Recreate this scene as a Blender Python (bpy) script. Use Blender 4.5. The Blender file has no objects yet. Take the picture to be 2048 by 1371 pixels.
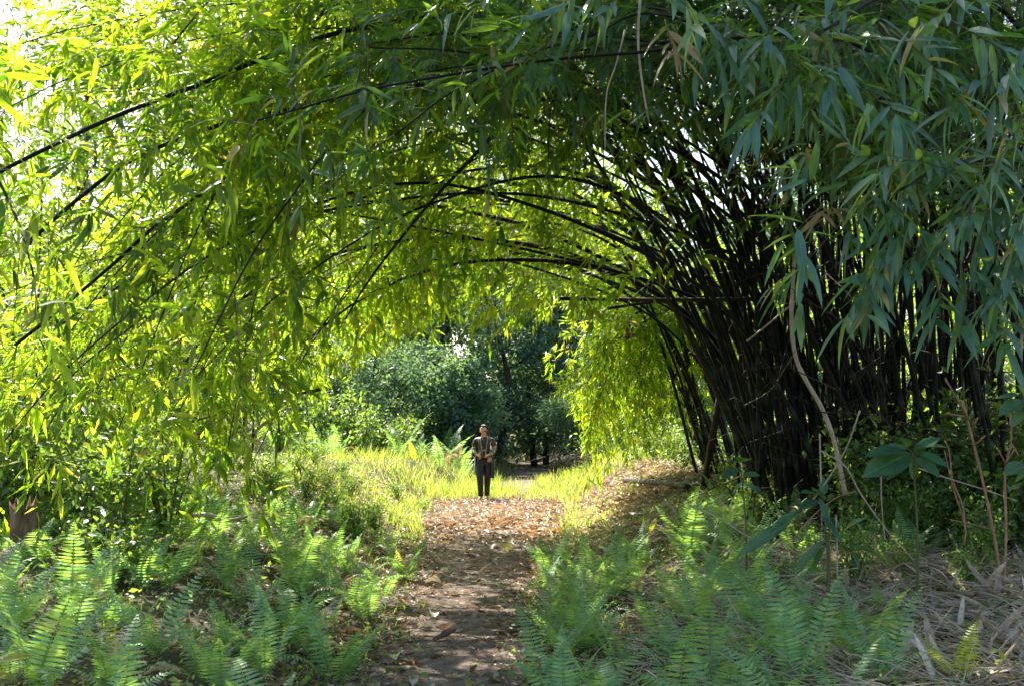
import bpy, bmesh, math
import numpy as np
from math import radians as R
from mathutils import Vector, Matrix

sc = bpy.context.scene
col = sc.collection
rng = np.random.default_rng(11)

# ------------------------------------------------------------------ sun, sky, camera
SUN_EL, SUN_AZ = 46.0, -24.0          # azimuth from +Y, negative = to the left of the view
sd = np.array([math.sin(R(SUN_AZ)) * math.cos(R(SUN_EL)), math.cos(R(SUN_AZ)) * math.cos(R(SUN_EL)), math.sin(R(SUN_EL))])

world = bpy.data.worlds.new("World"); sc.world = world; world.use_nodes = True
wn = world.node_tree; wn.nodes.clear()
wo = wn.nodes.new('ShaderNodeOutputWorld'); bg = wn.nodes.new('ShaderNodeBackground'); sky = wn.nodes.new('ShaderNodeTexSky')
sky.sky_type = 'NISHITA'; sky.sun_disc = False
sky.sun_elevation = R(SUN_EL); sky.sun_rotation = R(SUN_AZ)
sky.air_density = 1.0; sky.dust_density = 2.5; sky.ozone_density = 1.0
bg.inputs['Strength'].default_value = 0.125
wn.links.new(sky.outputs[0], bg.inputs[0]); wn.links.new(bg.outputs[0], wo.inputs[0])

sl = bpy.data.lights.new('sun', 'SUN'); sl.energy = 5.0; sl.angle = R(0.5); sl.color = (1.0, 0.94, 0.82)
so = bpy.data.objects.new('sun', sl); col.objects.link(so)
so.rotation_euler = Vector(-sd).to_track_quat('-Z', 'Y').to_euler(); so.location = (-10, 30, 30)

F_PX, CAM_Z, PITCH = 2200.0, 1.5, math.atan(178 / 2200.0)
cd = bpy.data.cameras.new('camera'); cam = bpy.data.objects.new('camera', cd); col.objects.link(cam)
cd.sensor_width = 36; cd.lens = F_PX / 2048 * 36; cd.clip_end = 3000; cd.clip_start = 0.05
cam.location = (0, 0, CAM_Z); cam.rotation_euler = (R(90) + PITCH, 0, 0); sc.camera = cam

sc.view_settings.view_transform = 'Standard'; sc.view_settings.look = 'None'
sc.view_settings.exposure = 0; sc.view_settings.gamma = 1
sc.render.engine = 'CYCLES'
cy = sc.cycles
cy.max_bounces = 9; cy.diffuse_bounces = 5; cy.glossy_bounces = 2; cy.transmission_bounces = 5; cy.transparent_max_bounces = 4
cy.film_exposure = 2.9; cy.use_denoising = True; cy.sample_clamp_indirect = 6; cy.caustics_reflective = False; cy.caustics_refractive = False
cy.use_adaptive_sampling = True; cy.adaptive_threshold = 0.02


def P(px, py, d):
    """survey: the place at distance d along the view that the photograph shows at pixel px, py"""
    rx, ry = (px - 1024) / F_PX, (685.5 - py) / F_PX
    c, s = math.cos(PITCH), math.sin(PITCH)
    return np.array([d * rx, d * (c - ry * s), CAM_Z + d * (s + ry * c)])


# ------------------------------------------------------------------ terrain
def lerp(y, ys, vs):
    return np.interp(y, ys, vs)
def path_x(y): return lerp(y, [0, 6, 10, 16, 24, 31, 40, 52, 70], [-.4, -.38, -.42, -.3, -.35, .1, .9, 1.1, -3])
def path_w(y): return lerp(y, [0, 6, 10, 15, 20, 24, 30, 36, 60], [.45, .48, .6, .95, 1.5, 1.5, .9, .8, .8])
def sstep(t):
    t = np.clip(t, 0, 1); return t * t * (3 - 2 * t)
def bumps(x, y):
    return (np.sin(x * 1.7 + y * .9) * .5 + np.sin(x * 3.1 - y * 2.3 + 1.3) * .3 + np.sin(x * 6.3 + y * 5.1 + .4) * .13
            + np.sin(x * 11.7 - y * 9.3) * .06)
def zf(x, y):
    x = np.asarray(x, float); y = np.asarray(y, float)
    cx, w = path_x(y), path_w(y)
    hl = lerp(y, [0, 6, 9, 14, 20, 26, 40, 80], [.15, .22, .42, .75, 1.0, .8, .7, 1.5])
    hr = lerp(y, [0, 6, 9, 13, 20, 26, 40, 80], [.12, .16, .3, .6, .9, .85, .5, 1.5])
    dl, dr = cx - w - x, x - cx - w
    s = np.maximum(dl, dr)
    z = np.where(dl > 0, hl * sstep(dl / 1.9), np.where(dr > 0, hr * sstep(dr / 1.9), 0))
    z = z + .05 * bumps(x, y) * sstep((s + .3) / .9) + .012 * bumps(x * 2, y * 2)
    z = z + .05 * np.maximum(0, np.abs(x) - 6) * sstep((s) / 4)
    z = z + np.maximum(0, y - 60) * .035
    return z
def ground(x, y, dz=0.0): return np.array([x, y, float(zf(x, y)) + dz])
def on_ground(px, py):
    """where the sight line through a pixel meets the terrain"""
    d = 3.0
    while d < 80:
        p = P(px, py, d)
        if p[2] <= zf(p[0], p[1]): return p
        d += .03
    return p


# ------------------------------------------------------------------ material helpers
def ramp(nt, stops):
    r = nt.nodes.new('ShaderNodeValToRGB'); e = r.color_ramp.elements
    while len(e) < len(stops): e.new(0.5)
    for el, (p, c) in zip(e, stops): el.position = p; el.color = (*c, 1)
    return r
def new_mat(name):
    m = bpy.data.materials.new(name); m.use_nodes = True; nt = m.node_tree; nt.nodes.clear()
    out = nt.nodes.new('ShaderNodeOutputMaterial'); return m, nt, out
def leaf_mat(name, refl, trans, rough=.42, fac=.5, spec=.5, rib=None):
    """thin leaf: glossy reflecting side mixed with light coming through; 'tint' is a per leaf random value"""
    m, nt, out = new_mat(name); L = nt.links.new
    at = nt.nodes.new('ShaderNodeAttribute'); at.attribute_name = 'tint'
    r1, r2 = ramp(nt, refl), ramp(nt, trans)
    L(at.outputs['Fac'], r1.inputs[0]); L(at.outputs['Fac'], r2.inputs[0])
    tc = nt.nodes.new('ShaderNodeTexCoord'); nz = nt.nodes.new('ShaderNodeTexNoise')
    nz.inputs['Scale'].default_value = 9; nz.inputs['Detail'].default_value = 3
    L(tc.outputs['Object'], nz.inputs['Vector'])
    mr = nt.nodes.new('ShaderNodeMapRange'); mr.inputs['From Min'].default_value = .3; mr.inputs['From Max'].default_value = .7
    mr.inputs['To Min'].default_value = .7; mr.inputs['To Max'].default_value = 1.25
    L(nz.outputs['Fac'], mr.inputs['Value'])
    fx = mr.outputs[0]
    if rib:
        ab = nt.nodes.new('ShaderNodeAttribute'); ab.attribute_name = 'across'
        rr = ramp(nt, [(0, (1.5,) * 3), (.12, (.95,) * 3), (.9, (1.0,) * 3), (1, (1.15,) * 3)])
        L(ab.outputs['Fac'], rr.inputs[0])
        mu = nt.nodes.new('ShaderNodeMath'); mu.operation = 'MULTIPLY'
        L(fx, mu.inputs[0]); L(rr.outputs[0], mu.inputs[1]); fx = mu.outputs[0]
    def mul(c):
        v = nt.nodes.new('ShaderNodeVectorMath'); v.operation = 'SCALE'
        L(c, v.inputs[0]); L(fx, v.inputs['Scale']); return v.outputs[0]
    b = nt.nodes.new('ShaderNodeBsdfPrincipled'); b.inputs['Roughness'].default_value = rough
    b.inputs['Specular IOR Level'].default_value = spec
    t = nt.nodes.new('ShaderNodeBsdfTranslucent'); mx = nt.nodes.new('ShaderNodeMixShader'); mx.inputs[0].default_value = fac
    L(mul(r1.outputs[0]), b.inputs['Base Color']); L(mul(r2.outputs[0]), t.inputs['Color'])
    L(b.outputs[0], mx.inputs[1]); L(t.outputs[0], mx.inputs[2]); L(mx.outputs[0], out.inputs[0])
    return m
def solid_mat(name, stops, scale=6, rough=.8, detail=5, bump=.3, bscale=None, spec=.3, stretch=(1, 1, 1), dist=.02, metal=0):
    m, nt, out = new_mat(name); L = nt.links.new
    tc = nt.nodes.new('ShaderNodeTexCoord'); mp = nt.nodes.new('ShaderNodeMapping'); mp.inputs['Scale'].default_value = stretch
    L(tc.outputs['Object'], mp.inputs[0])
    nz = nt.nodes.new('ShaderNodeTexNoise'); nz.inputs['Scale'].default_value = scale; nz.inputs['Detail'].default_value = detail
    nz.inputs['Roughness'].default_value = .65
    L(mp.outputs[0], nz.inputs['Vector'])
    r = ramp(nt, stops); L(nz.outputs['Fac'], r.inputs[0])
    b = nt.nodes.new('ShaderNodeBsdfPrincipled'); b.inputs['Roughness'].default_value = rough
    b.inputs['Specular IOR Level'].default_value = spec; b.inputs['Metallic'].default_value = metal
    L(r.outputs[0], b.inputs['Base Color'])
    if bump:
        n2 = nt.nodes.new('ShaderNodeTexNoise'); n2.inputs['Scale'].default_value = bscale or scale * 4; n2.inputs['Detail'].default_value = 6
        L(mp.outputs[0], n2.inputs['Vector'])
        bp = nt.nodes.new('ShaderNodeBump'); bp.inputs['Strength'].default_value = bump; bp.inputs['Distance'].default_value = dist
        L(n2.outputs['Fac'], bp.inputs['Height']); L(bp.outputs[0], b.inputs['Normal'])
    L(b.outputs[0], out.inputs[0]); return m

M = {}
DEAD_R, DEAD_T = (.42, .26, .12), (.5, .28, .1)
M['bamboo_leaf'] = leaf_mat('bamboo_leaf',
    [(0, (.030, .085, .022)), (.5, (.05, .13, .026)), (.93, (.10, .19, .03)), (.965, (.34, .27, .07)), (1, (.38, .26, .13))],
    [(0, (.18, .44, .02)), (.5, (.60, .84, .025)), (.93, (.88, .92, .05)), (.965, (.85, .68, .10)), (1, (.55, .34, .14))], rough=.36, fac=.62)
M['shade_leaf'] = leaf_mat('shaded_bamboo_leaf',  # bamboo leaf darkened: the shade under the canopy is put into its colour
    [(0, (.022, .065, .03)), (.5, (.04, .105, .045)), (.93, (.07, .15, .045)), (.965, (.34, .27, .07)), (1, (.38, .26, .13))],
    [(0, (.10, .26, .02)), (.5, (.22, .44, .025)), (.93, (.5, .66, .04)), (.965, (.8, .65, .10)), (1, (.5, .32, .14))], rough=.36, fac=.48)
M['near_leaf'] = leaf_mat('near_bamboo_leaf',  # bamboo leaf copy with pale blue skylight put into its colour
    [(0, (.045, .13, .10)), (.6, (.075, .20, .14)), (.93, (.11, .24, .10)), (.965, (.30, .25, .09)), (1, (.42, .26, .14))],
    [(0, (.16, .38, .04)), (.6, (.28, .55, .05)), (.93, (.7, .85, .06)), (.965, (.8, .6, .10)), (1, (.5, .32, .14))], rough=.34, fac=.38, spec=.85, rib=True)
M['fern'] = leaf_mat('fern_leaf',
    [(0, (.10, .23, .12)), (.6, (.20, .38, .19)), (.95, (.34, .46, .14)), (1, (.34, .22, .12))],
    [(0, (.3, .6, .12)), (.6, (.42, .75, .14)), (.95, (.7, .85, .05)), (1, (.5, .3, .1))], rough=.45, fac=.45)
M['yellow_fern'] = leaf_mat('yellow_fern_leaf',
    [(0, (.22, .34, .05)), (1, (.32, .42, .06))], [(0, (.75, .85, .05)), (1, (.9, .9, .07))], rough=.5, fac=.5)
M['shrub'] = leaf_mat('shrub_leaf',
    [(0, (.05, .115, .05)), (.7, (.10, .20, .075)), (1, (.18, .26, .08))],
    [(0, (.25, .45, .05)), (.7, (.45, .66, .06)), (1, (.7, .78, .08))], rough=.42, fac=.42, spec=.45)
M['grass'] = leaf_mat('grass_blade',
    [(0, (.12, .22, .04)), (.5, (.26, .36, .06)), (.8, (.40, .42, .10)), (1, (.55, .45, .22))],
    [(0, (.4, .66, .06)), (.6, (.66, .8, .07)), (.85, (.8, .78, .12)), (1, (.6, .46, .2))], rough=.5, fac=.5)
M['broad'] = leaf_mat('broad_leaf',
    [(0, (.045, .13, .085)), (.7, (.06, .16, .09)), (1, (.1, .22, .07))], [(0, (.2, .45, .05)), (1, (.5, .7, .06))], rough=.36, fac=.32, spec=.6, rib=True)
M['forest'] = leaf_mat('forest_leaf',  # distance haze put into the colour: lighter and bluer leaves
    [(0, (.075, .145, .125)), (.7, (.12, .21, .16)), (1, (.2, .3, .19))], [(0, (.16, .34, .10)), (1, (.34, .5, .12))], rough=.55, fac=.38, spec=.25)
M['hazy'] = leaf_mat('hazy_leaf', [(0, (.08, .15, .12)), (.7, (.13, .22, .16)), (1, (.22, .32, .18))], [(0, (.18, .36, .10)), (1, (.38, .56, .12))], rough=.6, fac=.42, spec=.2)  # stronger haze mixed straight into this leaf colour
M['pale_tree'] = leaf_mat('pale_tree_leaf',  # farthest trees, paled by haze painted into the leaf colour
    [(0, (.12, .2, .12)), (1, (.2, .3, .16))], [(0, (.35, .5, .2)), (1, (.55, .7, .25))], rough=.5, fac=.5)
M['litter'] = leaf_mat('dead_leaf',
    [(0, (.10, .065, .05)), (.3, (.29, .18, .12)), (.6, (.50, .34, .24)), (1, (.76, .64, .52))],
    [(0, (.2, .09, .04)), (.5, (.48, .25, .11)), (1, (.6, .44, .26))], rough=.5, fac=.28, spec=.5)
M['straw'] = leaf_mat('dry_sheath',
    [(0, (.34, .24, .16)), (.5, (.62, .48, .35)), (1, (.80, .69, .55))], [(0, (.3, .2, .1)), (1, (.6, .45, .25))], rough=.55, fac=.2, spec=.4)
M['yellow_leaf'] = leaf_mat('yellow_leaf', [(0, (.4, .38, .05)), (1, (.5, .45, .08))], [(0, (.75, .7, .05)), (1, (.85, .8, .1))], rough=.45, fac=.45)
M['culm'] = solid_mat('bamboo_culm', [(.3, (.003, .005, .0025)), (.5, (.007, .010, .004)), (.68, (.016, .015, .007)), (.8, (.04, .032, .018))], scale=2.2, rough=.55, bump=.1, spec=.18)
def ring_nodes(m):
    nt = m.node_tree; b = next(n for n in nt.nodes if n.type == 'BSDF_PRINCIPLED'); src = b.inputs['Base Color'].links[0].from_socket
    at = nt.nodes.new('ShaderNodeAttribute'); at.attribute_name = 'tint'; mx = nt.nodes.new('ShaderNodeMix'); mx.data_type = 'RGBA'
    mx.inputs['B'].default_value = (.07, .07, .05, 1); nt.links.new(at.outputs['Fac'], mx.inputs['Factor']); nt.links.new(src, mx.inputs['A']); nt.links.new(mx.outputs['Result'], b.inputs['Base Color'])
ring_nodes(M['culm'])
M['twig'] = solid_mat('bamboo_twig', [(.3, (.08, .085, .03)), (.7, (.17, .14, .06))], scale=5, rough=.6, bump=0)
M['dead_cane'] = solid_mat('dead_cane', [(.3, (.025, .018, .012)), (.6, (.065, .042, .027)), (.8, (.13, .085, .055))], scale=5, rough=.7, bump=.2)
M['pale_cane'] = solid_mat('pale_cane', [(.3, (.36, .26, .17)), (.7, (.68, .55, .41))], scale=5, rough=.55, bump=.15)
M['red_stalk'] = solid_mat('red_stalk', [(.3, (.3, .13, .08)), (.6, (.46, .24, .14)), (.8, (.55, .38, .22))], scale=7, rough=.6, bump=.1)
M['bark'] = solid_mat('bark', [(.3, (.03, .024, .018)), (.6, (.08, .06, .045)), (.8, (.16, .12, .09))], scale=5, rough=.9, bump=.8, stretch=(1, 1, .3))
M['stump_wood'] = solid_mat('stump_wood', [(.3, (.05, .032, .022)), (.5, (.2, .12, .075)), (.7, (.42, .29, .2))], scale=4, rough=.9, bump=.9, stretch=(2, 2, .35), dist=.04)

# ------------------------------------------------------------------ mesh helpers
def mesh_obj(name, V, polys_flat, sizes, mat, parent=None, attrs=None, smooth=True):
    me = bpy.data.meshes.new(name)
    V = np.asarray(V, np.float32); polys_flat = np.asarray(polys_flat, np.int32); sizes = np.asarray(sizes, np.int32)
    me.vertices.add(len(V)); me.vertices.foreach_set('co', V.ravel())
    me.loops.add(len(polys_flat)); me.loops.foreach_set('vertex_index', polys_flat)
    starts = np.concatenate([[0], np.cumsum(sizes)[:-1]]).astype(np.int32)
    me.polygons.add(len(sizes)); me.polygons.foreach_set('loop_start', starts); me.polygons.foreach_set('loop_total', sizes)
    if smooth: me.polygons.foreach_set('use_smooth', np.ones(len(sizes), bool))
    for k, a in (attrs or {}).items():
        at = me.attributes.new(k, 'FLOAT', 'POINT'); at.data.foreach_set('value', np.asarray(a, np.float32))
    me.update(calc_edges=True); me.validate()
    if mat: me.materials.append(mat)
    o = bpy.data.objects.new(name, me); col.objects.link(o)
    if parent: o.parent = parent
    return o
class Bag:
    """collects pieces of one mesh"""
    def __init__(s): s.V, s.L, s.S, s.A, s.n, s.X = [], [], [], [], 0, []
    def add(s, V, flat, sizes, tint=.5, across=None):
        V = np.asarray(V, float); s.V.append(V); s.L.append(np.asarray(flat, np.int64) + s.n); s.S.append(np.asarray(sizes))
        s.A.append(np.broadcast_to(np.asarray(tint, float), (len(V),))); s.X.append(np.zeros(len(V)) if across is None else across); s.n += len(V)
    def build(s, name, mat, parent=None, origin=None, smooth=True):
        V = np.concatenate(s.V)
        if origin is not None: V = V - np.asarray(origin)
        return mesh_obj(name, V, np.concatenate(s.L), np.concatenate(s.S), mat, parent, {'tint': np.concatenate(s.A), 'across': np.concatenate(s.X)}, smooth)
    def instance(s, T, Rm, pos, tint):
        """T = (verts, flat, sizes, across); Rm (M,3,3) columns are the axes, scaled; pos (M,3)"""
        v, fl, sz, ac = T; Mn = len(pos)
        if not Mn: return
        V = np.einsum('mij,nj->mni', Rm, v) + pos[:, None, :]
        off = (np.arange(Mn) * len(v))[:, None]
        s.add(V.reshape(-1, 3), (fl[None, :] + off).ravel(), np.tile(sz, Mn), np.repeat(tint, len(v)), np.tile(ac, Mn))
def template(rows, w, fold, droop, twist=0.0):
    """lanceolate blade along +Y, length 1: rows = [(t, relative width)], pointed at both ends"""
    v = [(0, 0, 0)]; ac = [0]
    for t, k in rows:
        z = -droop * t * t
        v += [(-w * k, t, z + fold * w * k), (0, t, z), (w * k, t, z + fold * w * k)]; ac += [1, 0, 1]
    v.append((0, 1, -droop)); ac.append(0)
    fl, sz = [], []
    def f(*a): fl.extend(a); sz.append(len(a))
    f(0, 2, 1); f(0, 3, 2)
    for i in range(len(rows) - 1):
        a, b = 1 + 3 * i, 4 + 3 * i
        f(a, a + 1, b + 1, b); f(a + 1, a + 2, b + 2, b + 1)
    a = 1 + 3 * (len(rows) - 1); e = len(v) - 1
    f(a, a + 1, e); f(a + 1, a + 2, e)
    return np.array(v, float), np.array(fl), np.array(sz), np.array(ac, float)
LEAF_LO = template([(.38, 1)], .094, .35, .10)
LEAF_HI = template([(.1, .6), (.3, 1), (.6, .85), (.85, .4)], .08, .35, .16)
LEAF_ROUND = template([(.2, .75), (.5, 1), (.8, .6)], .24, .25, .18)
LEAF_OVAL_LO = template([(.45, 1)], .27, .25, .15)
BLADE = template([(.35, 1), (.7, .7)], .02, .2, .35)

def unit(v): return v / np.maximum(np.linalg.norm(v, axis=-1, keepdims=True), 1e-9)
def frames(d, roll=.6, g=rng):
    """leaf frames from pointing directions d; upper side roughly up, rolled at random"""
    up = np.array([0, 0, 1.0]); x = np.cross(d, up); x = unit(x + 1e-4)
    x = unit(x + g.normal(0, roll, d.shape)); x = unit(x - d * np.sum(x * d, -1, keepdims=True))
    z = np.cross(x, d)
    return np.stack([x, d, z], -1)
def spline(pts, n=60):
    p = np.asarray(pts, float); p = np.vstack([2 * p[0] - p[1], p, 2 * p[-1] - p[-2]]); out = []
    for i in range(1, len(p) - 2):
        t = np.linspace(0, 1, 16, endpoint=False)[:, None]
        a, b, c, d = p[i - 1], p[i], p[i + 1], p[i + 2]
        out.append(.5 * ((2 * b) + (c - a) * t + (2 * a - 5 * b + 4 * c - d) * t ** 2 + (3 * b - a - 3 * c + d) * t ** 3))
    q = np.vstack(out + [p[-2:-1]])
    s = np.concatenate([[0], np.cumsum(np.linalg.norm(np.diff(q, axis=0), axis=1))])
    u = np.linspace(0, s[-1], n)
    return np.stack([np.interp(u, s, q[:, k]) for k in range(3)], 1), s[-1]
def tube(bag, pts, rad, sides=7, cap=True, tint=.5):
    pts = np.asarray(pts, float); n = len(pts); rad = np.broadcast_to(rad, (n,))
    T = unit(np.gradient(pts, axis=0)); ref = np.array([.31, .95, .1]) if abs(T[0][2]) > .8 else np.array([0, 0, 1.0])
    A = unit(np.cross(T, ref) + 1e-6); B = np.cross(T, A)
    a = np.linspace(0, 2 * np.pi, sides, endpoint=False)
    V = pts[:, None] + rad[:, None, None] * (np.cos(a)[None, :, None] * A[:, None] + np.sin(a)[None, :, None] * B[:, None])
    i = np.arange(n - 1)[:, None] * sides; j = np.arange(sides)[None]; k = (j + 1) % sides
    q = np.stack([i + j, i + k, i + sides + k, i + sides + j], -1).reshape(-1, 4)
    fl = q.ravel().tolist(); sz = [4] * len(q)
    if cap: fl += list(range(sides))[::-1] + [(n - 1) * sides + t for t in range(sides)]; sz += [sides, sides]
    bag.add(V.reshape(-1, 3), fl, sz, tint)
def tubes3(bag, starts, mids, ends, r):
    """many thin three-sided twigs at once"""
    n = len(starts)
    if not n: return
    P3 = np.stack([starts, mids, ends], 1); T = unit(ends - starts)
    A = unit(np.cross(T, np.array([.3, .2, .93])) + 1e-6); B = np.cross(T, A)
    a = np.array([0, 2.094, 4.189]); rr = np.array([1, .75, .35]) * 1.0
    V = P3[:, :, None, :] + (np.asarray(r).reshape(-1, 1, 1, 1) * rr[None, :, None, None]) * (np.cos(a)[None, None, :, None] * A[:, None, None] + np.sin(a)[None, None, :, None] * B[:, None, None])
    f = []
    for i in range(2):
        for j in range(3): f += [i * 3 + j, i * 3 + (j + 1) % 3, i * 3 + 3 + (j + 1) % 3, i * 3 + 3 + j]
    f = np.array(f); off = (np.arange(n) * 9)[:, None]
    bag.add(V.reshape(-1, 3), (f[None] + off).ravel(), np.full(6 * n, 4))

def tag(o, label=None, cat=None, group=None, kind=None):
    if label: o['label'] = label
    if cat: o['category'] = cat
    if group: o['group'] = group
    if kind: o['kind'] = kind
    return o
def root(name, loc, label, cat, group=None):
    o = bpy.data.objects.new(name, None); o.empty_display_size = .1; col.objects.link(o); o.location = [float(v) for v in loc]
    return tag(o, label, cat, group)
def copy_tree(o, label=None, loc=None, rotz=None, scale=None):
    c = o.copy(); col.objects.link(c)
    if label: c['label'] = label
    if loc is not None: c.location = [float(v) for v in loc]
    if rotz is not None: c.rotation_euler.z = rotz
    if scale is not None: c.scale = (scale,) * 3
    for ch in list(o.children):
        k = ch.copy(); col.objects.link(k); k.parent = c
        for g in list(ch.children):
            q = g.copy(); col.objects.link(q); q.parent = k
    return c

# ------------------------------------------------------------------ the setting: ground and path
def grid_coords(a, b, step, far, growth):
    c = list(np.arange(a, b + 1e-6, step)); s = step
    while c[-1] < far: s *= growth; c.append(c[-1] + s)
    s = step
    return np.array(c)
gx = grid_coords(0, 9, .1, 900, 1.22); gx = np.concatenate([-gx[:0:-1], gx])
gy = np.concatenate([[-40, -20, -8, -3, 0, 1.5], grid_coords(2.5, 34, .1, 1200, 1.15)])
XX, YY = np.meshgrid(gx, gy); ZZ = zf(XX, np.maximum(YY, 0))
nx, ny = len(gx), len(gy)
ii = (np.arange(ny - 1)[:, None] * nx + np.arange(nx - 1)[None]).ravel()
q = np.stack([ii, ii + 1, ii + nx + 1, ii + nx], 1)
soil = solid_mat('soil', [(.25, (.035, .026, .018)), (.45, (.075, .055, .035)), (.6, (.10, .09, .045)), (.8, (.2, .13, .08))], scale=1.6, detail=12, rough=.95, bump=.9, bscale=14, dist=.05)
tag(mesh_obj('ground', np.stack([XX.ravel(), YY.ravel(), ZZ.ravel()], 1), q.ravel(), np.full(len(q), 4), soil), kind='structure')

py_ = np.arange(2.5, 62, .12); wob = 1 + .22 * np.sin(py_ * 2.1) + .16 * np.sin(py_ * 5.7 + 1)
us = np.linspace(-1, 1, 9)
pxx = path_x(py_)[:, None] + us[None] * (np.minimum(path_w(py_), .8) * wob)[:, None]
pyy = np.repeat(py_[:, None], 9, 1); pzz = zf(pxx, pyy) + .006
ii = (np.arange(len(py_) - 1)[:, None] * 9 + np.arange(8)[None]).ravel(); q = np.stack([ii, ii + 1, ii + 10, ii + 9], 1)
dirt = solid_mat('path_dirt', [(.3, (.055, .040, .032)), (.45, (.13, .095, .075)), (.55, (.22, .165, .13)), (.66, (.38, .29, .22))], scale=5.5, detail=15, rough=.95, bump=1.0, bscale=30, dist=.04)
tag(mesh_obj('path', np.stack([pxx.ravel(), pyy.ravel(), pzz.ravel()], 1), q.ravel(), np.full(len(q), 4), dirt), kind='structure')

# ------------------------------------------------------------------ bamboo
def tunnel_clear(p):
    """True where a leaf may hang: outside the walkable tunnel that widens away along the path, and off the sunny clearing"""
    x, y, z = p[:, 0], p[:, 1], p[:, 2]
    xl = -.175 * y + .03 * np.sin(y * 3 + z * 4); xr = .045 * y + .25
    top = 1.5 + y * .085 + .16 * np.sin(x * 2.3 + y) + .1 * np.sin(x * 5.1)
    cxm = (xl + xr) / 2; hw = (xr - xl) / 2
    arch = top - np.maximum(0, (np.abs(x - cxm) / hw)) ** 2.5 * y * .075
    inside = (np.abs(x - cxm) < hw) & (z < arch)
    # gaps in the canopy, followed along the sun so that whole shafts of light come through
    h = z - .5; a = x - h * sd[0] / sd[2]; b = y - h * sd[1] / sd[2]
    sunny = (b > 19.4) & (b < 31) & (a > -5.0) & (a < 3.0) & (z > 1.2)
    nz = np.sin(a * 2.9 + 1.7 * np.sin(b * 1.3)) * np.sin(b * 2.3 + 1.1 * np.sin(a * 1.9)) + .5 * np.sin(a * 6.1 + b * 4.7) * np.sin(b * 5.3 - a * 3.1)
    near = np.where(nz > -.05, .06, .82); near = np.where((b < 5.0) & (a > -1.2), .97, near)
    prob = np.where(b < 12.5, near, .92); prob = np.where((b < 4) & (a > -1.2), .97, prob)
    prob = np.where((a < -3.2) & (b > 4), np.where(nz > .3, .35, .85), prob)
    return ~inside & ~sunny & (y > 2.6) & (hash01(p) < prob)
def hash01(p):
    v = np.sin(p @ np.array([127.1, 311.7, 74.7])) * 43758.5453; return v - np.floor(v)
def leaves_on(g, ax, s0, s1, spacing, nb, bl, nt, k, leaf, lod, fol, tw, droop=.32, fan=1.0, out=.8, clear=True):
    """branches, twigs and leaves along the axis of a cane"""
    K = len(ax); T = unit(np.gradient(ax, axis=0)); seg = np.linalg.norm(np.diff(ax, axis=0), axis=1).sum()
    nn = max(2, int(seg * (s1 - s0) / spacing)); s = np.clip(np.linspace(s0, s1, nn) + g.normal(0, .4 * spacing / seg, nn), 0, 1)
    s = np.repeat(s, nb); n = len(s); idx = s * (K - 1); i0 = np.minimum(idx.astype(int), K - 2); fr = (idx - i0)[:, None]
    p = ax[i0] * (1 - fr) + ax[i0 + 1] * fr; t = T[i0]
    perp = g.normal(0, 1, (n, 3)); perp = unit(perp - t * np.sum(perp * t, -1, keepdims=True))
    d0 = unit(t * g.uniform(.1, .9, (n, 1)) + perp * out + np.array([0, 0, .08]))
    blen = g.uniform(.35, 1.0, n) * bl * (1.15 - .5 * s); blen = blen[:, None]
    down = np.array([0, 0, -1.0])
    def at(u): return p + d0 * u * blen + down * (u ** 2) * blen * droop
    tubes3(tw, p, at(.5), at(1.0), g.uniform(.002, .0042, n))
    U = g.uniform(.25, 1.02, (n, nt)); tp = p[:, None] + d0[:, None] * (U * blen)[..., None] + down * (U ** 2 * blen * droop)[..., None]
    td = d0[:, None] + down * (2 * U * droop)[..., None] + g.normal(0, .55, (n, nt, 3)) + down * .12
    tp = tp.reshape(-1, 3); td = unit(td.reshape(-1, 3)); m = len(tp)
    tl = g.uniform(.12, .3, (m, 1)) * leaf / .2
    tubes3(tw, tp, tp + td * tl * .5, tp + td * tl, np.full(m, .0016))
    side = unit(np.cross(td, g.normal(0, .5, (m, 3)) + np.array([0, -.35, .9])) + 1e-5)
    ang = np.linspace(-1.1, 1.1, k)[None] + g.normal(0, .16, (m, k)); ku = (1 - .55 * np.abs(ang) / 1.3)[..., None]
    lp = tp[:, None] + td[:, None] * tl[:, None] * ku
    ld = unit(td[:, None] * np.cos(ang)[..., None] + side[:, None] * np.sin(ang)[..., None] * fan + down * .16 + g.normal(0, .13, (m, k, 3)))
    L = g.uniform(.5, 1.2, (m, k)) * np.repeat(g.uniform(.75, 1.15, (m, 1)), k, 1) * leaf
    lp, ld, L = lp.reshape(-1, 3), ld.reshape(-1, 3), L.reshape(-1)
    keep = g.random(len(lp)) < .9
    if clear: keep &= tunnel_clear(lp + ld * L[:, None] * .5)
    lp, ld, L = lp[keep], ld[keep], L[keep]
    tint = np.clip(np.repeat(g.random(m), k)[keep] * .6 + g.random(len(lp)) * .4, 0, 1)
    dead = g.random(len(lp)) > .982; tint[dead] = g.uniform(.95, 1, dead.sum()); tint[~dead] *= .93
    fol.instance(LEAF_HI if lod else LEAF_LO, frames(ld, .55, g) * L[:, None, None], lp, tint)
def culm(bag, ax, r0, r1, length, sides=8, node=.34):
    n = len(ax); s = np.linspace(0, 1, n); rad = r0 + (r1 - r0) * s ** 1.2
    nodes = np.abs(((s * length / node) % 1) - .5) > .44
    tube(bag, ax, rad * np.where(nodes, 1.22, 1), sides, tint=np.concatenate([np.repeat(nodes * .55, sides)]))
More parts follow.
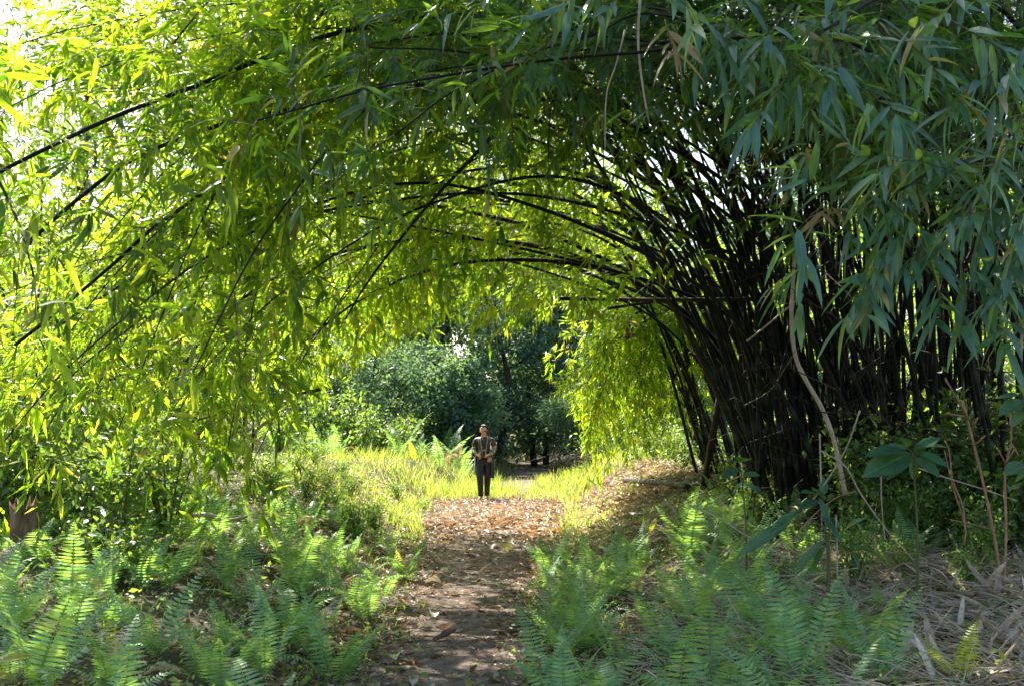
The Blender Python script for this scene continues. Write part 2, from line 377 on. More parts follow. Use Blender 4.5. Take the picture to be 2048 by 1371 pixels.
def make_bamboo(label, group, pts, r0, r1, seed, leaf=.2, s0=.35, s1=1., spacing=.3, nb=2, bl=1.0, nt=4, k=6, lod=False, droop=.32, clear=True, name='bamboo_cane', leafy=True, out=.8, mat='bamboo_leaf'):
    g = np.random.default_rng(seed)
    ax, length = spline(pts, 12); ax, length = spline(pts, max(24, int(length / .085)))
    base = ax[0].copy(); o = root(name, base, label, 'bamboo', group)
    b = Bag(); culm(b, ax, r0, r1, length); b.build('culm', M['culm'], o, base)
    if leafy:
        fol, tw = Bag(), Bag()
        leaves_on(g, ax, s0, s1, spacing, nb, bl, nt, k, leaf, lod, fol, tw, droop, clear=clear, out=out)
        if tw.n: tag(tw.build('side_branches', M['twig'], o, base), kind='stuff')
        if fol.n: tag(fol.build('foliage', M[mat], o, base), kind='stuff')
    return o
def survey(base, pix, d0, d1):
    n = len(pix); out = [ground(*base)] if base is not None else []
    for i, (a, b) in enumerate(pix): out.append(P(a, b, d0 + (d1 - d0) * i / (n - 1)))
    return out

ARCH = 'bamboo canes arching over the path from the big clump'
named = [
 ('thick topmost bamboo cane sweeping down to the left edge of the picture', (3.9, 11.0), [(1500, 420), (1330, 150), (1100, 40), (900, 32), (700, 60), (560, 105), (394, 171), (223, 236), (0, 343), (-220, 460)], 10.8, 6.3, .034, .012, .22),
 ('bamboo cane arching just under the topmost cane, second from the top', (3.6, 12.0), [(1560, 650), (1450, 400), (1297, 240), (1194, 199), (1057, 178), (975, 168), (893, 168), (797, 178), (699, 192), (600, 215), (435, 252), (274, 315), (160, 395), (40, 500)], 12, 7.5, .031, .014, .22),
 ('bamboo cane arching third from the top, bare where it slopes down left', (3.4, 12.5), [(1540, 600), (1420, 360), (1211, 226), (1126, 206), (1074, 197), (971, 195), (886, 205), (766, 225), (680, 250), (514, 322), (420, 380), (315, 449), (230, 525), (130, 610), (30, 690)], 12.4, 8.4, .031, .013, .22),
 ('dark bamboo cane crossing the middle of the arch, uppermost of the lower bundle', (3.6, 16), [(1500, 760), (1430, 610), (1340, 490), (1228, 425), (1160, 405), (1067, 377), (988, 361), (892, 353), (800, 355), (700, 366), (560, 405), (430, 470), (300, 560)], 16, 12, .031, .012, .22),
 ('bamboo cane crossing the middle of the arch just below the uppermost of the lower bundle', (3.7, 16.5), [(1490, 760), (1400, 610), (1300, 510), (1160, 445), (1057, 411), (954, 394), (845, 384), (714, 390), (560, 430), (400, 520), (280, 610)], 16.5, 12.5, .031, .012, .22),
 ('bamboo cane crossing the middle of the arch, third of the lower bundle', (3.3, 15), [(1480, 780), (1400, 670), (1300, 570), (1180, 505), (1074, 459), (988, 435), (886, 415), (783, 403), (680, 408), (540, 440), (400, 495), (260, 560), (120, 650)], 15, 11, .031, .012, .22),
 ('lowest arching bamboo cane, bending into a hooked thin tip at left', (3.2, 14.5), [(1510, 880), (1480, 790), (1430, 700), (1340, 608), (1260, 560), (1180, 523), (1080, 494), (950, 478), (820, 480), (690, 503), (583, 539), (490, 594), (422, 659), (370, 724), (353, 765), (363, 796)], 14.5, 11, .042, .008, .22),
 ('straight bamboo cane slanting up to the left from the clump behind the arch', (4.0, 17), [(1560, 800), (1480, 640), (1331, 459), (1215, 370), (1160, 336), (1040, 271), (900, 228), (700, 225), (500, 280)], 17, 13, .031, .012, .22),
 ('low leaning bamboo cane bending out from the left edge of the clump', (3.1, 14.2), [(1520, 860), (1470, 740), (1400, 650), (1290, 575), (1160, 530), (1000, 520), (860, 540), (720, 600), (600, 690)], 14.2, 11.5, .04, .01, .21),
]
for i, (lab, base, pix, d0, d1, r0, r1, lf) in enumerate(named):
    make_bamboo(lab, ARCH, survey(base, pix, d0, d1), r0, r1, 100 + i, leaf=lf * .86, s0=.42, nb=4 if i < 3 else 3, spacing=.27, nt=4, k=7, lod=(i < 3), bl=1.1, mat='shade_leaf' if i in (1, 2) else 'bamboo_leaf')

def fan_path(b, apex, tip, lean=.5):
    b, a, t = map(np.asarray, (b, apex, tip))
    return [b, b + (a - b) * np.array([.16, .16, .42]), b + (a - b) * np.array([.42, .42, .78]), a, a + (t - a) * np.array([.45, .45, .2]), a + (t - a) * np.array([.8, .8, .62]), t]
# slender canes that fill the arch from the clump down to the left bank
g = np.random.default_rng(5)
for i in range(36):
    bx, by = g.uniform(2.9, 4.6), g.uniform(10.5, 18)
    ay = by - g.uniform(.5, 2.5); ax_ = g.uniform(-1.6, .8); az = g.uniform(3.6, 6.6) * (.8 + .02 * ay)
    ty = ay - g.uniform(.5, 3); tx = -g.uniform(.24, .50) * ty; tz = g.uniform(.9, 3.4)
    make_bamboo('slender leafy bamboo cane drooping among many others on the left side of the arch', 'slender canes filling the left of the arch',
                fan_path(ground(bx, by), (ax_, ay, az), (tx, ty, tz)), g.uniform(.020, .030), .004, 300 + i, leaf=.235, s0=.42, nb=3, spacing=.29, nt=3, k=8, bl=1.15)
# canes behind, whose leaves close the top of the tunnel
for i in range(18):
    bx, by = g.uniform(3.2, 5.0), g.uniform(17, 21.5)
    ay = by - g.uniform(0, 2); ax_ = g.uniform(-1.2, 1.2); az = g.uniform(4.4, 6.2)
    ty = ay - g.uniform(-.5, 1.5); tx = g.uniform(-5, -1.6); tz = g.uniform(2.4, 4.2)
    make_bamboo('sunlit bamboo cane at the far end of the arch, leaves hanging over the walker', 'canes at the far end of the arch',
                fan_path(ground(bx, by), (ax_, ay, az), (tx, ty, tz)), .03, .005, 400 + i, leaf=.21, s0=.38, nb=3, spacing=.26, nt=4, k=6, droop=.6)
# curtain of bright leaves right of the walker
for i in range(17):
    bx, by = g.uniform(4.6, 6.5), g.uniform(18.5, 22)
    ax_, ay, az = g.uniform(2.0, 4.2), by - g.uniform(.3, 1.5), g.uniform(3.4, 5)
    tx, ty, tz = g.uniform(.9, 3.4), ay - g.uniform(0, .8), g.uniform(1.0, 2.9)
    make_bamboo('bright bamboo cane hanging down beside the path just right of the walker', 'canes hanging right of the walker',
                fan_path(ground(bx, by), (ax_, ay, az), (tx, ty, tz)), .025, .005, 500 + i, leaf=.19, s0=.35, nb=3, spacing=.22, nt=4, k=6, droop=.7)
# upright culms of the clump: they spring from four tight feet and fan out
feet = [(2.95, 11.9, .24, -.30, .40, 42, 'left'), (3.75, 12.1, .28, -.05, .36, 30, 'middle'), (4.75, 11.6, .45, .05, .32, 34, 'right'), (6.0, 12.0, .6, .15, .3, 24, 'far right'), (4.3, 15.0, .8, 0, .4, 16, 'rear')]
for fx, fyy, fr, lean0, lsd, n_, where in feet:
    for i in range(n_):
        bx, by = fx + g.normal(0, fr), fyy + g.normal(0, fr * 1.3)
        lean = lean0 + g.normal(0, lsd); h = g.uniform(5.2, 8.5); fy = -g.uniform(-.8, 2.0); w1, w2 = g.normal(0, .07, 2)
        b = ground(bx, by)
        pts = [b, b + (lean * .16 * h * .6 + w1, fy * .05, .25 * h), b + (lean * .46 * h * .6 + w2, fy * .25, .58 * h), b + (lean * .9 * h * .6 + w1, fy * .6, .88 * h), b + (lean * 1.5 * h * .6, fy * 1.3, 1.0 * h), b + (lean * 2.1 * h * .6, fy * 2, .86 * h)]
        o = make_bamboo('upright dark bamboo culm fanning out of the %s foot of the clump' % where, 'upright culms of the %s foot of the clump' % where,
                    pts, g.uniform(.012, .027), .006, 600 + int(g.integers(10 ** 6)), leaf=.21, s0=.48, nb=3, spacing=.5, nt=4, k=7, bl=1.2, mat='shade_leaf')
        if g.random() < .06:
            o['label'] = 'withered brown bamboo culm among the dark ones of the %s foot of the clump' % where; o['group'] = 'withered culms of the %s foot' % where
            for c_ in o.children:
                if c_.name.startswith('culm'): c_.data.materials[0] = M['dead_cane']
# grove behind the curtain on the left bank
for i in range(34):
    bx, by = g.uniform(-13, -5.6), g.uniform(16, 27)
    h = g.uniform(3.6, 6.2); lx, ly = g.uniform(-1.6, 1.2), g.uniform(-1.5, .6)
    b = ground(bx, by)
    pts = [b, b + (lx * .1, ly * .1, .4 * h), b + (lx * .5, ly * .5, .8 * h), b + (lx * 1.1, ly * 1.1, h), b + (lx * 1.8, ly * 1.8, .85 * h), b + (lx * 2.1, ly * 2.1, .6 * h)]
    make_bamboo('bushy sunlit bamboo cane growing on the left bank behind the hanging curtain', 'canes of the grove on the left bank',
                pts, .025, .005, 700 + i, leaf=.23, s0=.1, nb=2, spacing=.3, nt=4, k=6, bl=1.3, droop=.4)
# second growth behind the clump on the right
for i in range(26):
    bx, by = g.uniform(4.2, 14), g.uniform(20, 27)
    h = g.uniform(3.5, 6.5); lx, ly = g.uniform(-1.2, 1.2), g.uniform(-1.5, .6)
    b = ground(bx, by)
    pts = [b, b + (lx * .1, ly * .1, .4 * h), b + (lx * .5, ly * .5, .8 * h), b + (lx * 1.1, ly * 1.1, h), b + (lx * 1.8, ly * 1.8, .85 * h), b + (lx * 2.1, ly * 2.1, .6 * h)]
    make_bamboo('bushy sunlit bamboo cane seen through the gaps behind the right clump', 'canes behind the right clump',
                pts, .025, .005, 800 + i, leaf=.21, s0=.1, nb=2, spacing=.34, nt=4, k=6, bl=1.3, droop=.6)


# tall canes added to shade the near canopy, their crowns unseen above the view
g = np.random.default_rng(15)
for i in range(26):
    bx, by = g.uniform(3.8, 6.5), g.uniform(10.5, 14.5); b = ground(bx, by); tx = g.uniform(-2.0, 5.0) if i < 16 else g.uniform(-2.6, 1.6); ty = g.uniform(7.6, 11.5); zt = g.uniform(6.4, 8.2)
    pts = [b, b + (-.1, -.1, 2.6), b + (-.3, -.4, 5.2), ((bx * .6 + tx * .4), by * .6 + ty * .4, zt + .3), (tx, ty, zt), (tx - 1.2, ty - .8, zt - .9)]
    make_bamboo('added tall dark bamboo culm rising out of the top of the picture, its unseen crown shading the leaves below', 'added tall culms with unseen shading crowns', [np.array(p, float) for p in pts], .03, .006, 1400 + i, leaf=.21, s0=.55, nb=3, spacing=.25, nt=4, k=7, bl=1.4, mat='shade_leaf')

g = np.random.default_rng(19)
for i in range(16):
    bx, by = g.uniform(3.4, 4.6), g.uniform(11, 15.5)
    ty = g.uniform(7.5, 11.5); q = P(g.uniform(-150, 620), g.uniform(60, 330), ty); ax_ = q[0] * .35 + bx * .25; az = max(q[2] + .5, g.uniform(4.8, 6.4))
    make_bamboo('leafy sunlit bamboo cane filling the upper left of the arch', 'canes filling the upper left of the arch',
                fan_path(ground(bx, by), (ax_, (by + ty) / 2, az), tuple(q)), .022, .004, 1450 + i, leaf=.2, s0=.5, nb=3, spacing=.25, nt=4, k=7, bl=1.0, clear=False)
for i in range(9):
    bx, by = g.uniform(3.6, 5.4), g.uniform(10.5, 13.5); y1 = g.uniform(6.6, 9.5); q = P(g.uniform(680, 1350), g.uniform(-40, 150), y1)
    make_bamboo('shaded bamboo cane in the dark leaf roof at the top middle of the arch', 'canes of the dark leaf roof',
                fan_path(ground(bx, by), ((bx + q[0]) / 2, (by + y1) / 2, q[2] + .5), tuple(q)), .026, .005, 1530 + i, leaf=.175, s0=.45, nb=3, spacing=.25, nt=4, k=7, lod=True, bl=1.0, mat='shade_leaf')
# ------------------------------------------------------------------ near leafy canes, upper right and overhead
def guided(tw, fol, g, pts, leaf, spacing=.036, fan=.75, tint=None):
    ax, ln = spline(pts, 10); ax, ln = spline(pts, max(8, int(ln / .05)))
    tube(tw, ax, np.linspace(.0045, .0012, len(ax)), 4)
    T = unit(np.gradient(ax, axis=0)); n = max(5, int(ln / spacing))
    idx = np.clip(np.linspace(.18, 1, n) + g.normal(0, .03, n), 0, 1) * (len(ax) - 1); i0 = np.minimum(idx.astype(int), len(ax) - 2)
    p = ax[i0] + (ax[i0 + 1] - ax[i0]) * (idx - i0)[:, None]; t = T[i0]
    side = unit(np.cross(t, np.array([0, .5, 1.0]) + g.normal(0, .25, (n, 3))))
    sg = np.where(np.arange(n) % 2 == 0, 1, -1)[:, None]
    d = unit(t * .7 + side * sg * fan + np.array([0, -.10, -.36]) + g.normal(0, .15, (n, 3)))
    L = g.uniform(.7, 1.12, n) * leaf
    tt = g.random(n) * .9 if tint is None else np.clip(tint + g.normal(0, .01, n), 0, 1)
    if tint is None: tt[g.random(n) > .97] = .97
    fol.instance(LEAF_HI, frames(d, .4, g) * L[:, None, None], p, tt)
near_specs = [
 ('bamboo cane leaning towards the viewer at the top right, broad blue green leaves', (5.4, 10.5), [(1980, 500), (1850, 150), (1650, -20), (1420, -60), (1250, -40)], 9.5, 5.6, .25,
  [([(1370, 10), (1440, 70), (1500, 120)], 5.6, None), ([(1468, 68), (1554, 96), (1632, 147), (1660, 190)], 5.5, None), ([(1540, 20), (1620, 55), (1720, 100), (1790, 135)], 5.8, None),
   ([(1640, 110), (1740, 185), (1800, 260)], 5.6, None), ([(1360, -30), (1378, 25), (1388, 62)], 5.4, .91), ([(1330, 40), (1340, 80), (1350, 110)], 5.5, .985),
   ([(1180, -40), (1090, 10), (1050, 40)], 6, None), ([(1250, -20), (1200, 30), (1150, 60)], 6, None), ([(1000, -40), (960, 10), (900, 30)], 6.2, None), ([(1560, 40), (1500, 130), (1460, 190)], 5.8, None)]),
 ('bamboo cane hanging over the top right corner, many long pointed leaves in fans', (6.2, 10.0), [(2100, 520), (2080, 150), (1950, -20), (1780, -10), (1650, 60)], 9, 5.2, .25,
  [([(1780, 60), (1850, 115), (1900, 180), (1940, 215)], 5.2, None), ([(1900, 40), (1980, 85), (2070, 140)], 5.2, None), ([(1760, 180), (1830, 285), (1870, 340)], 5.3, None),
   ([(1990, 140), (1930, 185), (1895, 230)], 5.1, None), ([(2080, 220), (2010, 240), (1960, 270)], 5.2, None), ([(1690, 60), (1760, 90), (1830, 160)], 5.6, None), ([(2080, 60), (2030, 120), (1990, 200)], 5.0, None),
   ([(1930, -20), (1880, 30), (1820, 60)], 5.3, None), ([(1700, -10), (1660, 30), (1600, 50)], 5.6, None)]),
 ('bamboo cane drooping down the right side with hand shaped fans of leaves', (5.6, 9.2), [(2060, 700), (2060, 420), (2010, 330), (1900, 330), (1800, 380)], 7.6, 4.9, .24,
  [([(1990, 330), (1900, 338), (1820, 320), (1750, 348)], 5.1, None), ([(2070, 345), (1990, 350), (1940, 385)], 5.0, None), ([(2070, 440), (1980, 420), (1890, 450)], 4.9, None),
   ([(1850, 410), (1780, 500), (1745, 590), (1735, 630)], 5.0, None), ([(1800, 470), (1740, 540), (1700, 560)], 5.0, None), ([(1830, 420), (1865, 540), (1885, 610)], 5.0, None), ([(2000, 380), (1960, 480), (1950, 560)], 4.9, None),
   ([(2070, 540), (2000, 575), (1960, 620)], 4.9, None), ([(1870, 560), (1880, 600), (1870, 640)], 5.1, None), ([(2060, 250), (2010, 300), (1985, 360)], 4.9, None), ([(2080, 480), (2030, 520), (2010, 580)], 4.8, None),
   ([(1640, 310), (1600, 305), (1575, 325)], 5.8, .91), ([(1690, 425), (1660, 415), (1640, 430)], 6.2, .985), ([(1960, 620), (1990, 640), (2010, 690)], 5.2, None), ([(1900, 450), (1850, 480), (1810, 540)], 5.1, None), ([(1950, 400), (1900, 470), (1870, 520)], 5.0, None),
   ([(2080, 600), (2040, 640), (2000, 660)], 4.9, None), ([(1920, 520), (1930, 590), (1925, 650)], 5.0, None), ([(1760, 350), (1720, 420), (1700, 480)], 5.3, None), ([(1830, 330), (1800, 390), (1790, 440)], 5.2, None),
   ([(2070, 390), (2040, 440), (2030, 500)], 4.8, None), ([(1770, 560), (1720, 590), (1690, 640)], 5.1, None), ([(2000, 470), (1990, 540), (2000, 600)], 4.9, None)]),
]
for i, (lab, base, pix, d0, d1, leaf, brs) in enumerate(near_specs):
    gg = np.random.default_rng(900 + i)
    pts = survey(base, pix, d0, d1); ax, ln = spline(pts, 80); b0 = ax[0].copy()
    o = root('bamboo_cane', b0, lab, 'bamboo', 'near canes hanging at the upper right')
    b = Bag(); culm(b, ax, .03, .007, ln); b.build('culm', M['culm'], o, b0)
    fol, tw = Bag(), Bag()
    for px, d, tint in brs:
        guided(tw, fol, gg, [P(a, c, d - .12 * j) for j, (a, c) in enumerate(px)], leaf, tint=tint)
    leaves_on(gg, ax, .45, 1, .3, 2, .9, 3, 6, leaf * .95, True, fol, tw, .5)
    tag(tw.build('side_branches', M['twig'], o, b0), kind='stuff'); tag(fol.build('foliage', M['near_leaf'], o, b0), kind='stuff')
# canes passing over the top of the view
g = np.random.default_rng(77)
for i in range(4):
    bx, by = g.uniform(4.4, 6.4), g.uniform(9, 12.5)
    y1 = g.uniform(5.2, 8.5); zt = 1.5 + y1 * g.uniform(.36, .50)
    pts = fan_path(ground(bx, by), (g.uniform(.6, 2.6), y1 + .6, zt), (g.uniform(-1.4, .6), y1 - .3, zt - g.uniform(.4, 1.0)))
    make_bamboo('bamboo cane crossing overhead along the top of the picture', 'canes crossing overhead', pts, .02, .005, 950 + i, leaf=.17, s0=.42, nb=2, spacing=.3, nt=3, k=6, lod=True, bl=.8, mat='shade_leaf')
for i in range(16):                                   # extra canes of the crown above the clump
    bx, by = g.uniform(4.2, 7.2), g.uniform(10, 14); b = ground(bx, by); tx = g.uniform(2.2, 6.0); ty = g.uniform(6.8, 10.5)
    pts = [b, b + (-.1, -.1, 2.2), b + (-.3, -.6, 4.2), ((bx + tx) / 2, (by + ty) / 2, 5.4), (tx, ty, g.uniform(3.9, 5.2)), (tx - .8, ty - 1.0, g.uniform(3.0, 4.4))]
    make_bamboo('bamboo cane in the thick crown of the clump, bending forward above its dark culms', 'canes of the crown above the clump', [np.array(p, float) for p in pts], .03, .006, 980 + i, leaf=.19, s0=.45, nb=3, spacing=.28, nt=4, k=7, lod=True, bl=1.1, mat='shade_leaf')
make_bamboo('bamboo cane dangling at the far left edge with large dark green leaves', None, [P(-420, -60, 6.5), P(-200, 60, 6), P(-60, 260, 5.6), P(30, 430, 5.4), P(70, 560, 5.3)], .016, .004, 990, leaf=.25, s0=.35, nb=3, spacing=.2, nt=3, k=6, lod=True, bl=.6, droop=.7)

# ------------------------------------------------------------------ dead poles and stems around the clump
def pole(name, label, cat, pts, r0, r1, mat, group=None, node=.3, sides=8):
    ax, ln = spline(pts, 12); ax, ln = spline(pts, max(12, int(ln / .05))); b = Bag(); culm(b, ax, r0, r1, ln, sides, node)
    return tag(b.build(name, mat, None, None), label, cat, group)
pole('dead_pole', 'long straight dead pole lying level across the front of the clump', 'pole', [P(1120, 597, 12.2), P(1300, 600, 12), P(1500, 598, 11.8), P(1720, 590, 11.6)], .022, .02, M['dead_cane'])
pole('dead_pole', 'short dead pole tilted just under the long level pole', 'pole', [P(1215, 617, 12.4), P(1320, 602, 12.3), P(1420, 592, 12.2)], .016, .014, M['dead_cane'])
pole('dead_pole', 'dark broken pole propped upright at the left foot of the clump', 'pole', [on_ground(1408, 968), P(1424, 880, 13.6), P(1450, 730, 13.5)], .05, .04, M['dead_cane'])
pole('dead_pole', 'dark pole leaning low against the clump beside the propped one', 'pole', [on_ground(1440, 962), P(1470, 910, 14), P(1500, 862, 14)], .045, .035, M['dead_cane'])
pole('dead_pole', 'dark log lying on the leaf litter right of the walker', 'log', [on_ground(1252, 966) + [0, 0, .06], on_ground(1300, 974) + [0, 0, .09], on_ground(1375, 984) + [0, 0, .08]], .06, .045, M['dead_cane'])
pole('dead_pole', 'forked dead twig sticking out left from the foot of the clump', 'branch', [P(1378, 705, 13.6), P(1410, 722, 13.6), P(1450, 748, 13.6), P(1490, 790, 13.6)], .018, .03, M['dead_cane'])
pole('pale_stem', 'pale tan stem climbing up in front of the dark culms', 'stem', [P(1690, 985, 10), P(1668, 880, 10), P(1642, 812, 10), P(1612, 760, 10), P(1592, 715, 10), P(1583, 645, 10), P(1587, 545, 10.2), P(1590, 470, 10.4)], .022, .016, M['pale_cane'])
pole('pale_stem', 'thin pale cane slanting across the clump below the level pole', 'stem', [P(1494, 682, 10.5), P(1540, 645, 10.5), P(1592, 602, 10.5)], .009, .007, M['pale_cane'])
pole('pale_stem', 'thin bent twig slanting across the lower culms of the clump', 'stem', [P(1490, 810, 11), P(1540, 780, 10.9), P(1570, 735, 10.8), P(1600, 690, 10.8)], .008, .006, M['twig'])
pole('slender_pole', 'bare slender cane slanting straight down through the middle of the arch', 'pole', [P(985, 272, 9), P(870, 395, 9), P(807, 470, 9), P(735, 565, 9), (P(690, 640, 9))], .016, .007, M['culm'])
for k, (a, b_) in enumerate([((1102, 205), (1098, 385)), ((1212, 180), (1208, 400))]):
    pole('hanging_vine', ['thin dark vine hanging straight down at the middle of the arch', 'thin dark vine hanging straight down nearer the clump'][k], 'vine', [P(*a, 10), P((a[0] + b_[0]) / 2 - 3, (a[1] + b_[1]) / 2, 10), P(*b_, 10)], .006, .005, M['dead_cane'], sides=5)
pole('hanging_vine', 'pale bare twig hanging down from the top right of the arch', 'twig', [P(1281, -10, 6), P(1276, 80, 6), P(1285, 170, 6), P(1298, 245, 6)], .008, .005, M['pale_cane'], sides=5)
pole('hanging_vine', 'curved pale twig hanging left of the longer pale one', 'twig', [P(1250, 60, 6), P(1232, 130, 6), P(1213, 190, 6), P(1210, 300, 6)], .005, .003, M['pale_cane'], sides=5)
pole('fallen_branch', 'thin dead branch sweeping low from the left bank under the curtain', 'branch', [P(150, 905, 12), P(240, 884, 12), P(343, 854, 11.8), P(446, 824, 11.6), P(548, 798, 11.4), P(640, 778, 11.2)], .006, .016, M['dead_cane'])
# clump of dead leaves caught on a thread
b = Bag(); gg = np.random.default_rng(3); c = P(1256, 668, 12)
d = unit(gg.normal(0, 1, (16, 3)) + [0, 0, -.5]); b.instance(LEAF_ROUND, frames(d, 1, gg) * gg.uniform(.05, .1, 16)[:, None, None], c + gg.normal(0, .025, (16, 3)), gg.uniform(0, .25, 16))
tube(b, [c, c + [0, 0, .12], c + [.01, 0, .42]], .003, 4); tag(b.build('dead_leaf_bundle', M['litter']), 'dark bundle of withered leaves dangling under the level pole', 'leaf bundle')

# ------------------------------------------------------------------ ferns
def frond_mesh(name, g, bend, mat, n=21, width=.17):
    """a pinnate frond of length 1: a rachis bending over, with paired narrow leaflets"""
    t = np.linspace(0, 1, 16); ang = R(84) - bend * t ** 1.5
    st = np.stack([np.zeros(16), np.cos(ang), np.sin(ang)], 1) / 15; ax = np.vstack([[0, 0, 0], np.cumsum(st, 0)])[:16]
    ax[:, 0] += g.uniform(-.06, .06) * t ** 2
    b = Bag(); tube(b, ax, np.linspace(.007, .002, 16), 3, False, .8)
    u = np.linspace(.13, .985, n); idx = u * 15; i0 = np.minimum(idx.astype(int), 14); p = ax[i0] + (ax[i0 + 1] - ax[i0]) * (idx - i0)[:, None]
    T = unit(np.gradient(ax, axis=0))[i0]; nrm = unit(np.cross(np.array([1.0, 0, 0]), T))
    L = width * np.minimum(1, (u - .05) * 5) * np.clip((1.03 - u) * 1.9, .06, 1)
    for sg in (1, -1):
        d = unit(np.array([sg * 1.0, 0, 0]) + T * (.30 + .5 * u[:, None] ** 3) - nrm * g.normal(.0, .10, (n, 1)) + np.array([0, 0, -.18]) + g.normal(0, .05, (n, 3)))
        y = d; x = unit(np.cross(y, nrm)); z = np.cross(x, y)
        F = np.stack([x * (.034 * 1.0), y * L[:, None], z * L[:, None]], -1)
        b.instance(PINNA, F, p, np.clip(.35 + .5 * g.random(n), 0, 1))
    V = np.concatenate(b.V)
    o = b.build(name, mat); return o.data, o
PINNA = template([(.15, .42), (.55, .36)], 1.0, 0, .12)
g = np.random.default_rng(21)
frond_src = [frond_mesh('frond', g, bnd, M['fern'], w) for bnd, w in [(.5, 22), (.8, 20), (1.1, 22), (1.4, 20), (.7, 24), (1.7, 20)]]
dfrond_src = [frond_mesh('frond', g, bnd, M['litter'], 18, .12) for bnd in (1.9, 2.3)]
yfrond_src = [frond_mesh('frond', g, bnd, M['yellow_fern'], 20) for bnd in (.6, 1.1)]
def fern_proto(srcs, nf, spread):
    o = root('fern', (0, 0, 0), 'fern', 'fern')
    a0 = g.uniform(0, 6.28)
    for j in range(nf):
        me = srcs[g.integers(len(srcs))][0] if j or srcs is yfrond_src or g.random() < .5 else dfrond_src[g.integers(2)][0]; f = bpy.data.objects.new('frond', me); col.objects.link(f); f.parent = o
        a = a0 + j * 2.4 + g.normal(0, .3); s = g.uniform(.6, 1.1)
        f.rotation_euler = (-g.uniform(.05, spread), g.normal(0, .12), a); f.scale = (s, s, s)
        f.location = (-.06 * math.sin(a) * g.random(), .06 * math.cos(a) * g.random(), 0)
    return o
protos = [fern_proto(frond_src, n_, sp) for n_, sp in [(6, .5), (5, .35), (7, .6), (4, .3), (6, .45), (5, .6), (8, .5)]]
used = set()
def place_fern(x, y, size, label, group, dz=-.02, proto=None):
    k = proto if proto is not None else int(g.integers(len(protos)))
    o = protos[k]
    if k in used: o = copy_tree(o)
    used.add(k)
    o.location = ground(x, y, dz).tolist(); o.rotation_euler = (g.normal(0, .08), g.normal(0, .08), g.uniform(0, 6.28)); o.scale = (size,) * 3
    return tag(o, label, 'fern', group)
def scatter(n, xr, yr, mind, accept):
    out = []; tries = 0
    while len(out) < n and tries < n * 60:
        tries += 1; y = yr[0] + (yr[1] - yr[0]) * g.random() ** 1.15; x = g.uniform(*xr)
        if abs(x) > .49 * y + .3 or not accept(x, y): continue
        if all((x - a) ** 2 + (y - b_) ** 2 > mind ** 2 for a, b_ in out): out.append((x, y))
    return out
def off_path(x, y, m=.15): return abs(x - float(path_x(y))) > float(min(path_w(y), 1.0)) + m
def zone(x, y, side):
    row = 'in the front rows' if y < 7.2 else 'halfway back' if y < 9.6 else 'in the far rows'
    e = abs(x - float(path_x(y))); at_ = 'at the edge of the path' if e < 1.1 else 'away from the path' if e < 2.3 else 'near the picture edge'
    return 'green fern %s of the %s bed, %s' % (row, side, at_), 'ferns %s of the %s bed %s' % (row, side, at_)
for x, y in scatter(112, (-5, 0), (5.2, 13.5), .2, lambda x, y: x < path_x(y) and off_path(x, y, -.16 + .3 * g.random())):
    place_fern(x, y, g.uniform(.40, .70), *zone(x, y, 'left'))
for x, y in scatter(100, (0, 3.8), (5.2, 12.5), .2, lambda x, y: x > path_x(y) and off_path(x, y, -.16 + .3 * g.random()) and x < .27 * y - .1 + g.random() * .2 * y * .6):
    place_fern(x, y, g.uniform(.40, .68), *zone(x, y, 'right'))
for px_, py2, s in [(1500, 1190, .5), (1700, 1280, .5), (1850, 1120, .5), (1640, 1180, .45), (1930, 1180, .4), (1560, 1310, .5), (1450, 1340, .5), (1810, 1010, .45), (1990, 1090, .4), (1440, 1020, .5)]:
    p = on_ground(px_, py2); place_fern(p[0], p[1], s, 'scattered green fern among the dry stalks at lower right', 'ferns among the dry stalks')
yp = [fern_proto(yfrond_src, 3, .35), fern_proto(yfrond_src, 4, .5)]
for k, (px_, py2, s, lab) in enumerate([(240, 1345, .42, 'yellow green fern glowing in the bed at lower left'), (1920, 1375, .5, 'yellow green fern at the lower right corner beside the dry sheaths'), (1690, 1335, .34, 'small yellow fern in front of the dry sheaths at lower right'),
        (1015, 1105, .26, 'lone little yellow fern standing on the path'), (798, 1145, .3, 'small yellow fern at the left edge of the path'), (1300, 1065, .3, 'small yellow fern right of the path below the leaf litter'),
        (830, 925, .7, 'bright fern frond standing on the sunny bank left of the walker'), (615, 905, .8, 'tall bright fern at the top of the sunny left bank')]):
    p = on_ground(px_, py2); o = yp[k % 2] if k < 2 else copy_tree(yp[k % 2])
    o.location = p.tolist(); o.rotation_euler.z = g.uniform(0, 6.28); o.scale = (s,) * 3; tag(o, lab, 'fern')
for x, y in scatter(26, (-7, -.6), (29, 37), .5, lambda x, y: x < path_x(y) - 1.2):
    place_fern(x, y, g.uniform(.9, 1.5), 'shaded blue green fern on the slope behind the walker', 'ferns on the slope behind the walker')
for s_ in frond_src + yfrond_src + dfrond_src: bpy.data.objects.remove(s_[1])

